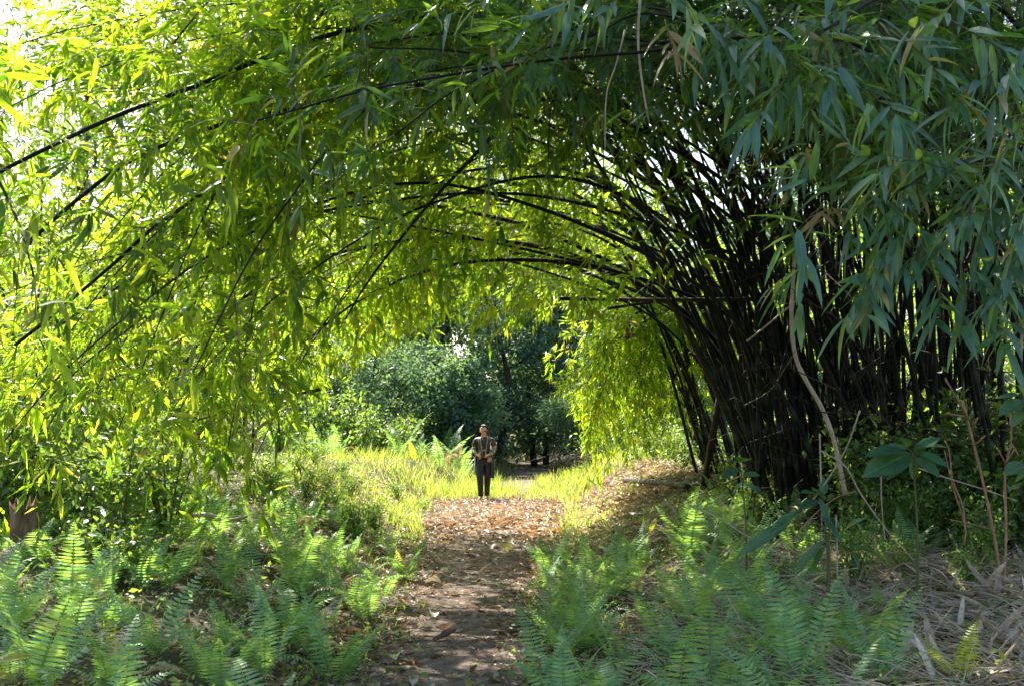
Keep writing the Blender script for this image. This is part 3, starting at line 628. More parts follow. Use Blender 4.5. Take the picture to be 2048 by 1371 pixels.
# ------------------------------------------------------------------ leafy shrubs and ground plants
def shrub_mesh(g, h, r, n, leaf, tmpl):
    fol, st = Bag(), Bag(); ns = 7
    for j in range(ns):
        a = g.uniform(0, 6.28); q = r * g.uniform(.2, .9)
        ax = np.array([[0, 0, 0], [.4 * q * math.cos(a), .4 * q * math.sin(a), h * .45], [q * math.cos(a), q * math.sin(a), h * g.uniform(.7, 1)]])
        ax, ln = spline(ax, 10); tube(st, ax, np.linspace(.012, .004, 10), 5)
        m = n // ns; u = g.uniform(.15, 1.02, m) ** .7; i0 = np.clip((u * 9).astype(int), 0, 9)
        p = ax[i0] + g.normal(0, .13 * r + .03, (m, 3)); d = unit(g.normal(0, .8, (m, 3)) + (p - [0, 0, h * .4]) / max(r, .1) * .5 + [0, 0, -.1])
        fol.instance(tmpl, frames(d, .6, g) * (leaf * g.uniform(.6, 1.2, m))[:, None, None], p, g.random(m))
    return fol, st
g = np.random.default_rng(31)
sh = []
for h, r, n, lf in [(1.0, .5, 620, .085), (.75, .5, 520, .075), (1.25, .55, 760, .09), (.55, .45, 420, .07)]:
    o = root('leafy_shrub', (0, 0, 0), 'shrub', 'shrub'); f, s_ = shrub_mesh(g, h, r, n, lf, LEAF_OVAL_LO)
    s_.build('stem', M['twig'], o); tag(f.build('foliage', M['shrub'], o), kind='stuff'); sh.append(o)
su = set()
def place_shrub(x, y, size, label, group, k=None):
    k = int(g.integers(len(sh))) if k is None else k; o = sh[k] if k not in su else copy_tree(sh[k]); su.add(k)
    o.location = ground(x, y, -.03).tolist(); o.rotation_euler.z = g.uniform(0, 6.28); o.scale = (size * g.uniform(.9, 1.2), size * g.uniform(.9, 1.2), size); tag(o, label, 'shrub', group)
for x, y in scatter(30, (-7, -2.0), (8.2, 15), .45, lambda x, y: x < -.33 * y + .2 and x > -.5 * y and not (x < -.40 * y and y < 10.2)):
    place_shrub(x, y, g.uniform(.8, 1.25), 'glossy small leaved shrub under the bamboo curtain at the left edge', 'shrubs at the left edge')
for x, y in scatter(24, (-5, -1.4), (12.5, 22), .55, lambda x, y: off_path(x, y, .3) and x > -.33 * y):
    place_shrub(x, y, g.uniform(.45, .7), 'low sunlit shrub on the bank left of the walker', 'shrubs on the left bank', k=[1, 3][int(g.integers(2))])
for x, y in scatter(34, (1.6, 8), (8.5, 14), .4, lambda x, y: x > .17 * y):
    place_shrub(x, y, g.uniform(.3, .6), 'low shaded plant at the foot of the clump', 'plants at the foot of the clump')
for x, y in scatter(26, (3.4, 8), (10.2, 12.5), .35, lambda x, y: x > .31 * y):
    place_shrub(x, y, g.uniform(.9, 1.5), 'dark leafy shrub standing before the culms at the right edge', 'shrubs before the right culms')
for x, y in scatter(9, (2.0, 5), (19, 27), .6, lambda x, y: x > path_x(y) + 2.6 and x < .2 * y):
    place_shrub(x, y, g.uniform(.6, 1.0), 'sunlit shrub on the bank right of the walker', 'shrubs on the right bank')
for x, y in scatter(30, (-12, 9), (31, 42), 1.0, lambda x, y: off_path(x, y, .5)):
    place_shrub(x, y, g.uniform(1.2, 2.4), 'dark shrub at the edge of the woods behind the walker', 'shrubs at the edge of the woods')

def bigleaf_plant(label, base, pxs, leaf, tmpl=None, w=1.0, mat='broad', yellow=0, name='broadleaf_plant', group=None):
    """a stem with large leaves: pxs = leaf (base px, tip px) pairs read off the survey, at the distance of the plant"""
    o = root(name, base, label, 'plant', group); d = base[1] / math.cos(PITCH); st = Bag(); starts = []
    for (a, b_) in pxs:
        p0, p1 = P(*a, d + g.normal(0, .02)), P(*b_, d - g.uniform(-.12, .22)); starts.append(p0)
        L = np.linalg.norm(p1 - p0); v = unit(p1 - p0); nz = unit(np.array([0, -.55, .8]) + g.normal(0, .18, 3)); x = unit(np.cross(v, nz)); z = np.cross(x, v)
        F = (np.stack([x * w, v, z], -1) * L)[None]; f = Bag(); f.instance(tmpl or LEAF_ROUND, F, p0[None], np.array([.95 if g.random() < yellow else g.random() * .7]))
        f.build('leaf', M[mat], o, base)
    starts = np.array(starts); lo = starts[np.argmin(starts[:, 2])]; mid = starts.mean(0); top = starts[np.argmax(starts[:, 2])]
    tube(st, spline([base, base * .5 + mid * .5 + [.02, 0, 0], mid, top], 16)[0], np.linspace(.011, .004, 16), 6)
    for p0 in starts: tube(st, [mid, (mid + p0) / 2 + [0, 0, -.01], p0], [.005, .004, .003], 5)
    st.build('stem', M['twig'], o, base); return o
p = (lambda q: ground(q[0], 7.6))(P(1820, 905, 7.6)); bigleaf_plant('large rosette plant with broad toothed blue green leaves before the dark clump', p,
    [((1822, 905), (1735, 895)), ((1815, 893), (1808, 865)), ((1828, 895), (1905, 880)), ((1822, 905), (1735, 940)), ((1826, 910), (1828, 955)), ((1835, 905), (1900, 925)), ((1820, 898), (1760, 885)), ((1830, 900), (1880, 868)), ((1830, 912), (1880, 945)), ((1818, 910), (1775, 948))], .3, w=.9)
p = (lambda q: ground(q[0], 8.6))(P(1485, 960, 8.6)); bigleaf_plant('sapling with paired oval leaves in front of the clump foot', p,
    [((1478, 925), (1452, 915)), ((1480, 925), (1496, 905)), ((1478, 935), (1442, 952)), ((1485, 950), (1520, 945)), ((1486, 965), (1460, 985)), ((1488, 965), (1525, 980))], .2)
p = (lambda q: ground(q[0], 8.2))(P(1645, 1000, 8.2)); bigleaf_plant('upright plant with one ribbed oval leaf facing the viewer', p, [((1645, 990), (1650, 948)), ((1640, 990), (1605, 975)), ((1650, 1000), (1625, 965)), ((1648, 1005), (1660, 1040)), ((1640, 1000), (1600, 1010))], .2)
p = (lambda q: ground(q[0], 7.2))(P(1640, 1070, 7.2)); bigleaf_plant('sprawling plant with very long narrow dark leaves among the dry stalks', p,
    [((1585, 1040), (1472, 1105)), ((1600, 1025), (1540, 1050)), ((1650, 1080), (1580, 1145)), ((1690, 1090), (1790, 1108)), ((1640, 1030), (1690, 1080)), ((1660, 1060), (1640, 990)), ((1690, 1060), (1720, 1030)), ((1650, 1090), (1620, 1140)), ((1705, 1100), (1720, 1130))], .4, w=.42)
p = (lambda q: ground(q[0], 6.2))(P(2055, 860, 6.2)); bigleaf_plant('plant with broad drooping leaves cut by the right edge', p, [((2040, 790), (1990, 790)), ((2045, 785), (2030, 755)), ((2050, 800), (2000, 820)), ((2060, 810), (2020, 850)), ((2060, 930), (2015, 935)), ((2060, 940), (2025, 960)), ((2060, 790), (2090, 820))], .3)
p = (lambda q: ground(q[0], 5.4))(P(-50, 1330, 5.4)); bigleaf_plant('plant with a yellow spotted leaf poking in at the lower left corner', p, [((-40, 1330), (62, 1297)), ((-40, 1340), (30, 1350)), ((-60, 1320), (-30, 1250))], .3, mat='yellow_leaf', w=.5)

# ------------------------------------------------------------------ dry stalks and straw, lower right
def q9(u, v): return (1348 + u / 2.917, 901 + v / 2.917)
stalks = [
 ([(2006, 1190), (1990, 1080), (1965, 960), (1938, 850), (1925, 800)], .011, 'tall reddish dry stalk with broken stubs beside the right edge', [((1938, 838), (1890, 755)), ((1945, 860), (1955, 835)), ((1930, 832), (1892, 826)), ((1950, 890), (1970, 870))]),
 ([(2008, 1170), (2012, 1060), (2010, 950), (2022, 880), (2020, 825)], .010, 'reddish dry stalk forking at the top, closest to the right edge', [((2014, 930), (1994, 895)), ((2014, 925), (2030, 895)), ((2020, 880), (2034, 905))]),
 ([(1930, 1060), (1925, 1010), (1906, 960), (1898, 900), (1890, 880)], .006, 'thin red stalk standing left of the tall stubby stalks', []),
 ([(1929, 1085), (1930, 1050), (1905, 970), (1889, 900)], .006, 'kinked reddish stalk standing in front of the rosette plant', []),
 ([(1762, 935), (1763, 1000), (1768, 1060), (1774, 1110)], .005, 'short thin stalk just left of the rosette plant', []),
 ([q9(850, -100), q9(853, 0), q9(857, 160), q9(865, 560)], .006, 'straight thin stalk rising beside the ribbed leaf', []),
 ([q9(860, 0), q9(1000, 90), q9(1090, 250), q9(1240, 460), q9(1400, 640)], .006, 'long tan stalk slanting down across the lower right plants', []),
 ([q9(1400, 90), q9(1600, 160), q9(1780, 215), q9(2000, 290)], .006, 'pale stalk lying aslant below the rosette plant', []),
 ([q9(80, 310), q9(260, 390), q9(400, 480), q9(560, 570), q9(700, 640)], .007, 'pale stalk slanting down from the leaf litter to the long leaved plant', []),
 ([q9(690, 530), q9(760, 430), q9(860, 335), q9(960, 265), q9(1060, 235)], .006, 'bowed pink stalk arching over the long leaved plant', []),
 ([q9(600, 730), q9(850, 715), q9(1080, 680)], .005, 'thin straw stalk lying level below the long leaved plant', []),
 ([q9(950, 600), q9(1170, 588), q9(1410, 600)], .005, 'pink straw stalk lying level beside the long dark leaf', []),
 ([q9(945, 380), q9(952, 600), q9(955, 930)], .007, 'yellow straw stalk standing upright in the middle of the dry stalks', []),
 ([q9(1610, 400), q9(1760, 430), q9(1890, 470)], .005, 'short pink twig sticking out left from the tall stalks', []),
 ([q9(1180, 790), q9(1310, 665), q9(1390, 655)], .006, 'bent pink straw beside the dry sheaths', []),
 ([(1485, 1310), (1560, 1265), (1640, 1225), (1720, 1200), (1790, 1170)], .007, 'long straw lying across the ferns at lower right', []),
 ([(1720, 820), (1690, 900), (1640, 980), (1600, 1030)], .006, 'slanting tan stalk in front of the dark clump', []),
]
for px, r, lab, stubs in stalks:
    d = float(np.mean([on_ground(*px[0])[1], on_ground(*px[-1])[1], 7.2])); d = min(max(d, 6.2), 8.2)
    pts = [P(a, c, d + .15 * j / len(px)) for j, (a, c) in enumerate(px)]
    ax, ln = spline(pts, 30); b = Bag(); culm(b, ax, r, r * .7, ln, 6)
    for s0_, s1_ in stubs: tube(b, [P(*s0_, d + .05), (P(*s0_, d) + P(*s1_, d)) / 2, P(*s1_, d - .03)], [r * .7, r * .6, r * .6], 6)
    tag(b.build('dry_stalk', M['red_stalk'] if r >= .0058 and 'red' in lab or 'pink' in lab else M['pale_cane']), lab, 'stalk')
g = np.random.default_rng(41)
pole('fallen_cane', 'pale fallen cane lying level among the dry sheaths at lower right', 'cane', [on_ground(1722, 1190) + [0, 0, .012], on_ground(1840, 1196) + [0, 0, .03], on_ground(1950, 1196) + [0, 0, .03], on_ground(2090, 1206) + [0, 0, .02]], .014, .015, M['pale_cane'])
def strip(b, p, d, L, w, curl, tint, g):
    """a dry curled sheath"""
    n = 7; t = np.linspace(0, 1, n); x = unit(np.cross(d, [0, 0, 1.0]) + g.normal(0, .4, 3)); nz = np.cross(x, d)
    ax = p + d[None] * (t * L)[:, None] + nz[None] * (np.sin(t * 3.0) * curl * L)[:, None]
    ww = w * np.array([.5, .9, 1, 1, .85, .6, .12])
    V = np.stack([ax - x * ww[:, None] + nz * (ww * .5)[:, None], ax, ax + x * ww[:, None] + nz * (ww * .6)[:, None]], 1).reshape(-1, 3)
    fl = []
    for i in range(n - 1):
        for j in range(2): a = i * 3 + j; fl += [a, a + 1, a + 4, a + 3]
    b.add(V, fl, [4] * (len(fl) // 4), tint)
sheaths = []
for k in range(8):
    b = Bag(); strip(b, np.zeros(3), np.array([0, 1.0, 0]), 1, .07 + .03 * g.random(), g.uniform(-.12, .16), g.random(), g); sheaths.append(b.build('dry_sheath', M['straw']))
nuse = 0
def put(o_list, k, loc, rot, s, label, cat, group, cnt):
    o = o_list[k] if k not in cnt else o_list[k].copy()
    if k in cnt: col.objects.link(o)
    cnt.add(k); o.location = [float(v) for v in loc]; o.rotation_euler = rot; o.scale = (s,) * 3; return tag(o, label, cat, group)
cnt = set()
for i in range(290):
    px_ = 1440 + 640 * g.random() ** .55; p2 = 1120 + 270 * g.random(); p = on_ground(px_, p2)
    steep = g.random() < .35
    put(sheaths, int(g.integers(8)), p + [0, 0, .03 + .05 * g.random()], (g.uniform(.5, 1.3) if steep else g.uniform(-.1, .35), g.normal(0, .5), g.uniform(0, 6.28)), g.uniform(.10, .30), 'dry tan bamboo sheath in the heap at the lower right', 'dry sheath', 'dry sheaths heaped at the lower right', cnt)
b = Bag(); m = 6500
xs = g.uniform(.2, 4.5, m); ys = 5.0 + 5 * g.random(m); ok = xs > (.2 + .22 * (ys - 5) + .6 * g.random(m)) ; xs, ys = xs[ok], ys[ok]
a = g.uniform(0, 6.28, len(xs)); d = unit(np.stack([np.cos(a), np.sin(a), g.normal(.05, .22, len(xs))], 1)); L = g.uniform(.12, .5, len(xs))
s3 = np.stack([xs, ys, zf(xs, ys) + g.uniform(.01, .10, len(xs))], 1); tubes3(b, s3, s3 + d * L[:, None] * .5 + [0, 0, .02], s3 + d * L[:, None], g.uniform(.002, .005, len(xs)))
tag(b.build('straw_litter', M['pale_cane']), 'thin straw strewn between the ferns at lower right', 'straw', kind='stuff')

# ------------------------------------------------------------------ dead leaves on the path
dl = []
for k in range(10):
    gg = np.random.default_rng(60 + k); w, L = gg.uniform(.16, .3), 1
    n = 9; t = np.linspace(0, 1, n); prof = np.sin(np.pi * np.clip(t * .97 + .02, 0, 1)) ** .75 * w * (1 + .12 * gg.normal(0, 1, n)); c1, c2 = gg.uniform(.3, 1.1), gg.uniform(-.1, .22)
    V = []
    for i in range(n):
        for u in (-1, -.5, 0, .5, 1):
            V.append((u * prof[i] * math.cos(abs(u) * c1), t[i], c2 * math.sin(t[i] * 3.1) + abs(u) * prof[i] * math.sin(abs(u) * c1) + .012 * gg.normal()))
    fl = []
    for i in range(n - 1):
        for j in range(4): a = i * 5 + j; fl += [a, a + 1, a + 6, a + 5]
    b = Bag(); b.add(np.array(V), fl, [4] * (len(fl) // 4), min(.99, .04 + k * .105)); dl.append(b.build('dead_leaf', M['litter']))
cnt = set(); g = np.random.default_rng(71)
for i in range(240):
    y = 5.2 + 14 * g.random() ** 1.1; x = float(path_x(y)) + g.normal(0, .6) * (.9 + .07 * y)
    up = g.random() < .15
    put(dl, int(g.integers(10)), ground(x, y, .012), ((g.uniform(.3, .8) if up else g.normal(0, .15)), g.normal(0, .3) + (math.pi if g.random() < .3 else 0), g.uniform(0, 6.28)), (.06 + .13 * g.random() ** 2) * (1 + .03 * y), 'curled brown dead leaf lying on the %s part of the path' % ('nearest' if y < 8 else 'middle' if y < 13 else 'far'), 'dead leaf', 'dead leaves on the %s part of the path' % ('nearest' if y < 8 else 'middle' if y < 13 else 'far'), cnt)
for px_, p2, s, k, lab in [(865, 1285, .2, 0, 'dark curled dead leaf standing up on the bare earth of the path'), (985, 1128, .26, 3, 'large orange dead leaf in the middle of the path'), (790, 1320, .2, 8, 'pale dead leaf lying at the lower left of the bare path'), (850, 1170, .22, 9, 'pale folded dead leaf on the left side of the path'), (1190, 1355, .22, 6, 'grey brown dead leaf at the bottom edge right of the path')]:
    p = on_ground(px_, p2); o = dl[k].copy(); col.objects.link(o); o.location = (p + [0, 0, .02]).tolist(); o.rotation_euler = (.35 if k == 0 else .1, .2, g.uniform(0, 6.28)); o.scale = (s,) * 3; o['label'] = lab; o['category'] = 'dead leaf'
    if 'group' in o: del o['group']
b = Bag(); m = 17000
ys = 4.8 + 24.2 * g.random(m) ** .8; xs = path_x(ys) + g.normal(0, 1, m) * (.5 + .07 * ys) + np.clip((ys - 15) * .14, 0, .9) * g.uniform(0, 2, m)
kk = (g.random(m) < np.clip((29 - ys) / 6, 0, 1)) & ((ys > 17) | (g.random(m) < np.where(np.abs(xs - path_x(ys)) < path_w(ys) * .55, .05 + .03 * np.maximum(ys - 7, 0), .8))); xs, ys = xs[kk], ys[kk]; m = len(xs)
a = g.uniform(0, 6.28, m); d = unit(np.stack([np.cos(a), np.sin(a), g.normal(.1, .22, m)], 1)); F = frames(d, .5, g) * (g.uniform(.35, 1.0, m) * np.where(ys < 15, .10, .16))[:, None, None]
b.instance(template([(.25, .8), (.6, 1)], .17, .9, .2), F, np.stack([xs, ys, zf(xs, ys) + .012], 1), np.clip(g.normal(.45, .25, m) + .3 * (ys > 18.5), 0, 1))  # lighter tint in the clearing: sunlight put into the litter colour
m = 8000; ys = 4.8 + 14 * g.random(m); xs = path_x(ys) + g.normal(0, .75, m) * (.55 + .05 * ys); kk = (np.abs(xs - path_x(ys)) > path_w(ys) * .5) | (g.random(m) < np.clip((ys - 6) / 14, .12, 1)); xs, ys = xs[kk], ys[kk]; m = len(xs); d = unit(np.stack([g.normal(0, 1, m), g.normal(0, 1, m), g.normal(.05, .15, m)], 1))
b.instance(LEAF_OVAL_LO, frames(d, .5, g) * (g.uniform(.012, .045, m) * np.where(g.random(m) < .2, 1.8, 1))[:, None, None], np.stack([xs, ys, zf(xs, ys) + .012], 1), np.clip(g.normal(.4, .3, m), 0, 1))
m = 4200; ys = 16 + 8.5 * g.random(m); xs = path_x(ys) + .4 + 3.0 * g.random(m) ** 1.2; d = unit(np.stack([g.normal(0, 1, m), g.normal(0, 1, m), g.normal(.1, .22, m)], 1))
b.instance(template([(.25, .8), (.6, 1)], .17, .9, .2), frames(d, .5, g) * g.uniform(.06, .16, m)[:, None, None], np.stack([xs, ys, zf(xs, ys) + .012], 1), np.clip(g.normal(.65, .25, m), 0, 1))
tag(b.build('leaf_litter', M['litter']), 'carpet of fallen brown and orange leaves over the path', 'leaf litter', kind='stuff')

# ------------------------------------------------------------------ grass and low ground cover
g = np.random.default_rng(81); b = Bag()
def blades(n, xf, yr, hmin, hmax, acc, tlo=0, thi=1):
    y = g.uniform(*yr, n); x = xf(y, n); k = acc(x, y); x, y = x[k], y[k]; n = len(x)
    d = unit(np.stack([g.normal(0, .35, n), g.normal(0, .35, n), np.ones(n)], 1)); h = g.uniform(hmin, hmax, n)
    F = frames(d, 1.5, g); F = F * np.stack([h * .5 + .12, h, h], 1)[:, None, :]
    b.instance(BLADE, F, np.stack([x, y, zf(x, y) - .01], 1), g.uniform(tlo, thi, n))
sidex = lambda y, n: path_x(y) + np.where(g.random(n) < .5, -1, 1) * (path_w(y) * .9 + np.abs(g.normal(0, 1.6, n)))
blades(11000, sidex, (15.5, 24), .06, .26, lambda x, y: (np.abs(x) < 6) & (x < path_x(y) + 1.5 + .5 * np.sin(y * 3)) & (np.sin(x * 3.1 + y) * np.sin(y * 2.3 - x) > -.55) & ~((np.abs(x + .61) < .45) & (y > 22.3)))
blades(7000, lambda y, n: path_x(y) + g.normal(0, 2.2, n), (24, 34), .12, .45, lambda x, y: (np.abs(x - path_x(y)) > .55) & ~((np.abs(x + .61) < .5) & (y < 24.6)))
blades(1800, lambda y, n: path_x(y) + g.normal(-.3, 1.6, n), (24.8, 27), .25, .55, lambda x, y: np.abs(x - path_x(y) - .9) > .5)
blades(6000, lambda y, n: g.normal(0, 7, n), (34, 50), .15, .5, lambda x, y: np.abs(x - path_x(y)) > .8)
blades(5000, sidex, (5, 15.5), .03, .14, lambda x, y: np.abs(x) < 6)
tag(b.build('grass', M['grass']), 'sunlit grass on the banks and around the walker', 'grass', kind='stuff')
b = Bag(); m = 26000; ys = 4.8 + 18 * g.random(m) ** 1.1; xs = g.uniform(-.52, .52, m) * ys
dist = np.abs(xs - path_x(ys)) - np.minimum(path_w(ys), 1.2); kk = (dist > -.45 * g.random(m) ** 1.6); xs, ys = xs[kk], ys[kk]; m = len(xs)
d = unit(np.stack([g.normal(0, 1, m), g.normal(0, 1, m), g.uniform(.0, .9, m)], 1))
b.instance(LEAF_OVAL_LO, frames(d, .5, g) * g.uniform(.025, .075, m)[:, None, None], np.stack([xs, ys, zf(xs, ys) + g.uniform(0, .13, m)], 1), g.random(m))
tag(b.build('ground_cover', M['shrub']), 'small leaved weeds covering the ground between the ferns', 'ground cover', kind='stuff')

# ------------------------------------------------------------------ stump, dead branch and brush heap
def stump(label, base, h, r, seed):
    gg = np.random.default_rng(seed); n, s = 14, 16; V = []
    rag = .75 + .35 * gg.random(s)
    for i in range(n):
        t = i / (n - 1)
        for j in range(s):
            a = j * 6.2832 / s; rr = r * (1.35 - .55 * t ** .5) * (1 + .16 * math.sin(3 * a + seed) + .09 * gg.normal()); V.append((rr * math.cos(a) - .12 * h * t, rr * math.sin(a), -.1 + (h * rag[j] + .1) * t))
    V.append((-.1 * h, 0, h * .6)); fl, sz = [], []
    for i in range(n - 1):
        for j in range(s): k = (j + 1) % s; fl += [i * s + j, i * s + k, (i + 1) * s + k, (i + 1) * s + j]; sz.append(4)
    for j in range(s): fl += [(n - 1) * s + j, (n - 1) * s + (j + 1) % s, n * s]; sz.append(3)
    o = mesh_obj('tree_stump', V, fl, sz, M['stump_wood'], smooth=False); o.location = base.tolist(); return tag(o, label, 'stump')
stump('dark rotten tree stump with flaking bark at the left edge', on_ground(55, 1130), .52, .12, 1)
stump('small broken stump end in the ferns right of the rotten stump', on_ground(120, 1150), .22, .05, 2)
pole('fallen_branch', 'forked orange brown dead branch above the left ferns', 'branch', [P(384, 1030, 10), P(420, 1028, 10), P(448, 1040, 10), P(494, 1032, 9.9)], .02, .012, M['pale_cane'])
b = Bag(); gg = np.random.default_rng(8); c = on_ground(1190, 935); m = 260
s0 = c + gg.normal(0, 1, (m, 3)) * [.42, .3, .05] + np.stack([np.zeros(m), np.zeros(m), gg.uniform(0, .42, m)], 1); d = unit(gg.normal(0, 1, (m, 3)) * [1, .7, .5]); L = gg.uniform(.2, .6, (m, 1))
tubes3(b, s0, s0 + d * L * .5 + gg.normal(0, .03, (m, 3)), s0 + d * L, gg.uniform(.004, .011, m)); tag(b.build('brush_heap', M['dead_cane']), 'heap of dead brown twigs on the bank right of the walker', 'brush heap')

# ------------------------------------------------------------------ woods behind
def tree(label, group, x, y, h, cr, n, leaf, seed, mat='forest', low=.15, name='tree', trunk_r=.16, tmpl=None):
    gg = np.random.default_rng(seed); base = ground(x, y, -.1); o = root(name, base, label, 'tree', group); tr, fol = Bag(), Bag()
    ax, ln = spline([(0, 0, 0), (gg.normal(0, .2), gg.normal(0, .2), h * .35), (gg.normal(0, .4), gg.normal(0, .4), h * .7), (gg.normal(0, .5), 0, h * .95)], 24)
    tube(tr, ax, np.linspace(trunk_r, .03, 24), 8); cl = []
    for j in range(16):
        t = low + (1 - low) * (j + gg.random()) / 16; i0 = min(23, int(t * 23)); a = gg.uniform(0, 6.28); rr = cr * (.45 + .75 * math.sin(math.pi * min(1, .15 + .85 * (t - low) / (1 - low)) * .92)) * gg.uniform(.6, 1.1)
        e = ax[i0] + np.array([rr * math.cos(a), rr * math.sin(a), .25 * rr]); lb, _ = spline([ax[i0], (ax[i0] + e) / 2 + [0, 0, .12 * rr], e], 8); tube(tr, lb, np.linspace(trunk_r * .35, .012, 8), 5)
        for q_ in range(3): cl.append((lb[3 + q_ * 2] + gg.normal(0, .15 * cr, 3), cr * gg.uniform(.2, .48)))
    m = n // len(cl)
    for c_, r_ in cl:
        v = unit(gg.normal(0, 1, (m, 3))) * (r_ * gg.random((m, 1)) ** .4) * [1, 1, .7]; d = unit(v / r_ + gg.normal(0, .6, (m, 3)) + [0, 0, -.3])
        fol.instance(LEAF_OVAL_LO if tmpl is None else tmpl, frames(d, .7, gg) * (leaf * gg.uniform(.6, 1.2, m))[:, None, None], c_ + v, np.clip(gg.random() * .5 + gg.random(m) * .5, 0, 1))
    tr.build('trunk', M['bark'], o); tag(fol.build('crown', M[mat], o), kind='stuff'); return o
g = np.random.default_rng(91)
for i in range(18):
    x = -24 + 46 * i / 17 + g.normal(0, .8); y = g.uniform(43, 54); h = g.uniform(8.5, 12)
    tree(['dark leafy tree in the shaded woods behind the walker', 'hazy green tree in the woods behind the walker'][i % 2], ['dark trees of the woods behind', 'hazy trees of the woods behind'][i % 2], x, y, h, g.uniform(2.2, 3.2), 5200, .26, 1000 + i, low=.04, mat=['forest', 'hazy'][i % 2])
for i in range(8):
    tree('dark leafy tree in the shaded woods behind the walker', 'dark trees of the woods behind', -7.5 + 12 * i / 7 + g.normal(0, .4), g.uniform(44, 50), g.uniform(8.5, 11), 2.6, 6500, .26, 1350 + i, low=.1)
kinds = [('low dark tree at the front of the shaded woods', 'forest', None), ('low hazy green bush tree at the front of the shaded woods', 'hazy', None), ('feathery hazy green bamboo bush at the front of the shaded woods', 'hazy', LEAF_LO)]
for i in range(17):
    x = -8 + 14 * i / 16 + g.normal(0, .5); y = g.uniform(35.5, 42); h = g.uniform(2.0, 4.6) * (.75 if x > -1.5 and x < 2 else 1); kd = kinds[[0, 2, 1, 2][i % 4]]
    if abs(x - float(path_x(y))) < 2.2: x = float(path_x(y)) + (2.6 if x > float(path_x(y)) else -2.6)
    tree(kd[0], kd[0].replace('low ', '').replace(' at the front', 's at the front'), x, y, h, g.uniform(1.1, 2.0), 4200, .34 if kd[2] is not None else .18, 1100 + i, low=.02, trunk_r=.05, mat=kd[1], tmpl=kd[2])
for i in range(16):
    x = -34 + 72 * i / 15; y = g.uniform(58, 66); tree('tall hazy tree far behind the woods', 'tall trees far behind', x, y, g.uniform(13, 18) if x > -16 else g.uniform(8, 10), 4, 4200, .5, 1200 + i, low=.05)
tree('pale sunlit tree against the white sky at the upper left corner', None, -23.5, 60, 27, 5, 7000, .34, 1300, mat='pale_tree', low=.45, trunk_r=.35)
tree('tall pale sunlit tree behind the bamboo at the top left', None, -16.5, 66, 30, 5, 7000, .34, 1301, mat='pale_tree', low=.45, trunk_r=.35)

# dead twigs tangled through the clump
b = Bag(); gg = np.random.default_rng(17); m = 420; yy = gg.uniform(9.6, 14, m); xx = (.21 + .27 * gg.random(m)) * yy
s0 = np.stack([xx, yy, zf(xx, yy) + gg.uniform(.1, 4.2, m)], 1); d = unit(gg.normal(0, 1, (m, 3)) * [1, .6, .8]); L = gg.uniform(.3, 1.5, (m, 1))
tubes3(b, s0, s0 + d * L * .5 + gg.normal(0, .05, (m, 3)), s0 + d * L + [0, 0, -.08], gg.uniform(.003, .009, m)); tag(b.build('dead_twigs', M['dead_cane']), 'dead twigs tangled through the dark culms of the clump', 'dead twigs', kind='stuff')
# ------------------------------------------------------------------ the walker
def skin_mesh(name, verts, edges, radii, sub=2, root_i=0):
    me = bpy.data.meshes.new(name); me.from_pydata([tuple(v) for v in verts], edges, []); o = bpy.data.objects.new(name, me); col.objects.link(o)
    o.modifiers.new('s', 'SKIN'); sk = me.skin_vertices[0].data
    for i, r in enumerate(radii): sk[i].radius = (r, r) if np.isscalar(r) else r
    sk[root_i].use_root = True
    m = o.modifiers.new('u', 'SUBSURF'); m.levels = sub; m.render_levels = sub
    dg = bpy.context.evaluated_depsgraph_get(); out = bpy.data.meshes.new_from_object(o.evaluated_get(dg)); bpy.data.objects.remove(o); out.name = name
    for p_ in out.polygons: p_.use_smooth = True
    return out
def chain(spec):
    """spec: list of chains, each a list of (x, y, z, r); the first point of a later chain may be ('join', index)"""
    V, E, Rr = [], [], []
    for ch in spec:
        prev = None
        for c_ in ch:
            if c_[0] == 'join': prev = c_[1]; continue
            V.append(c_[:3]); Rr.append(c_[3]); k = len(V) - 1
            if prev is not None: E.append((prev, k))
            prev = k
    return V, E, Rr
def link_mesh(name, me, mat, parent):
    for m_ in (mat if isinstance(mat, list) else [mat]): me.materials.append(m_)
    o = bpy.data.objects.new(name, me); col.objects.link(o); o.parent = parent; return o
def join_meshes(name, meshes):
    bm = bmesh.new()
    for k, me in enumerate(meshes):
        n0 = len(bm.faces); bm.from_mesh(me); bm.faces.ensure_lookup_table()
    out = bpy.data.meshes.new(name); bm.to_mesh(out); bm.free()
    for p_ in out.polygons: p_.use_smooth = True
    return out
def ball(c, r, seg=12):
    bm = bmesh.new(); bmesh.ops.create_uvsphere(bm, u_segments=seg, v_segments=seg // 2 + 2, radius=1); 
    for v in bm.verts: v.co = Vector((v.co.x * r[0] + c[0], v.co.y * r[1] + c[1], v.co.z * r[2] + c[2]))
    me = bpy.data.meshes.new('b'); bm.to_mesh(me); bm.free(); return me
skin = solid_mat('skin', [(.3, (.6, .30, .17)), (.7, (.72, .40, .24))], scale=12, rough=.5, bump=.05)
eye_m = solid_mat('eye', [(.3, (.02, .015, .01)), (.7, (.03, .02, .015))], rough=.2, bump=0)
hair_m = solid_mat('hair', [(.3, (.04, .022, .014)), (.7, (.10, .06, .035))], scale=40, rough=.34, bump=.5, stretch=(1, 1, .2))
tee_m = solid_mat('printed_tee', [(.44, (.02, .013, .012)), (.54, (.05, .03, .025)), (.6, (.34, .29, .18)), (.72, (.45, .4, .27))], scale=13, rough=.55, spec=.55, bump=.2, detail=3)
sleeve_m = solid_mat('patterned_sleeve', [(.35, (.12, .15, .12)), (.5, (.26, .2, .14)), (.65, (.42, .36, .27))], scale=26, rough=.8, bump=.1)
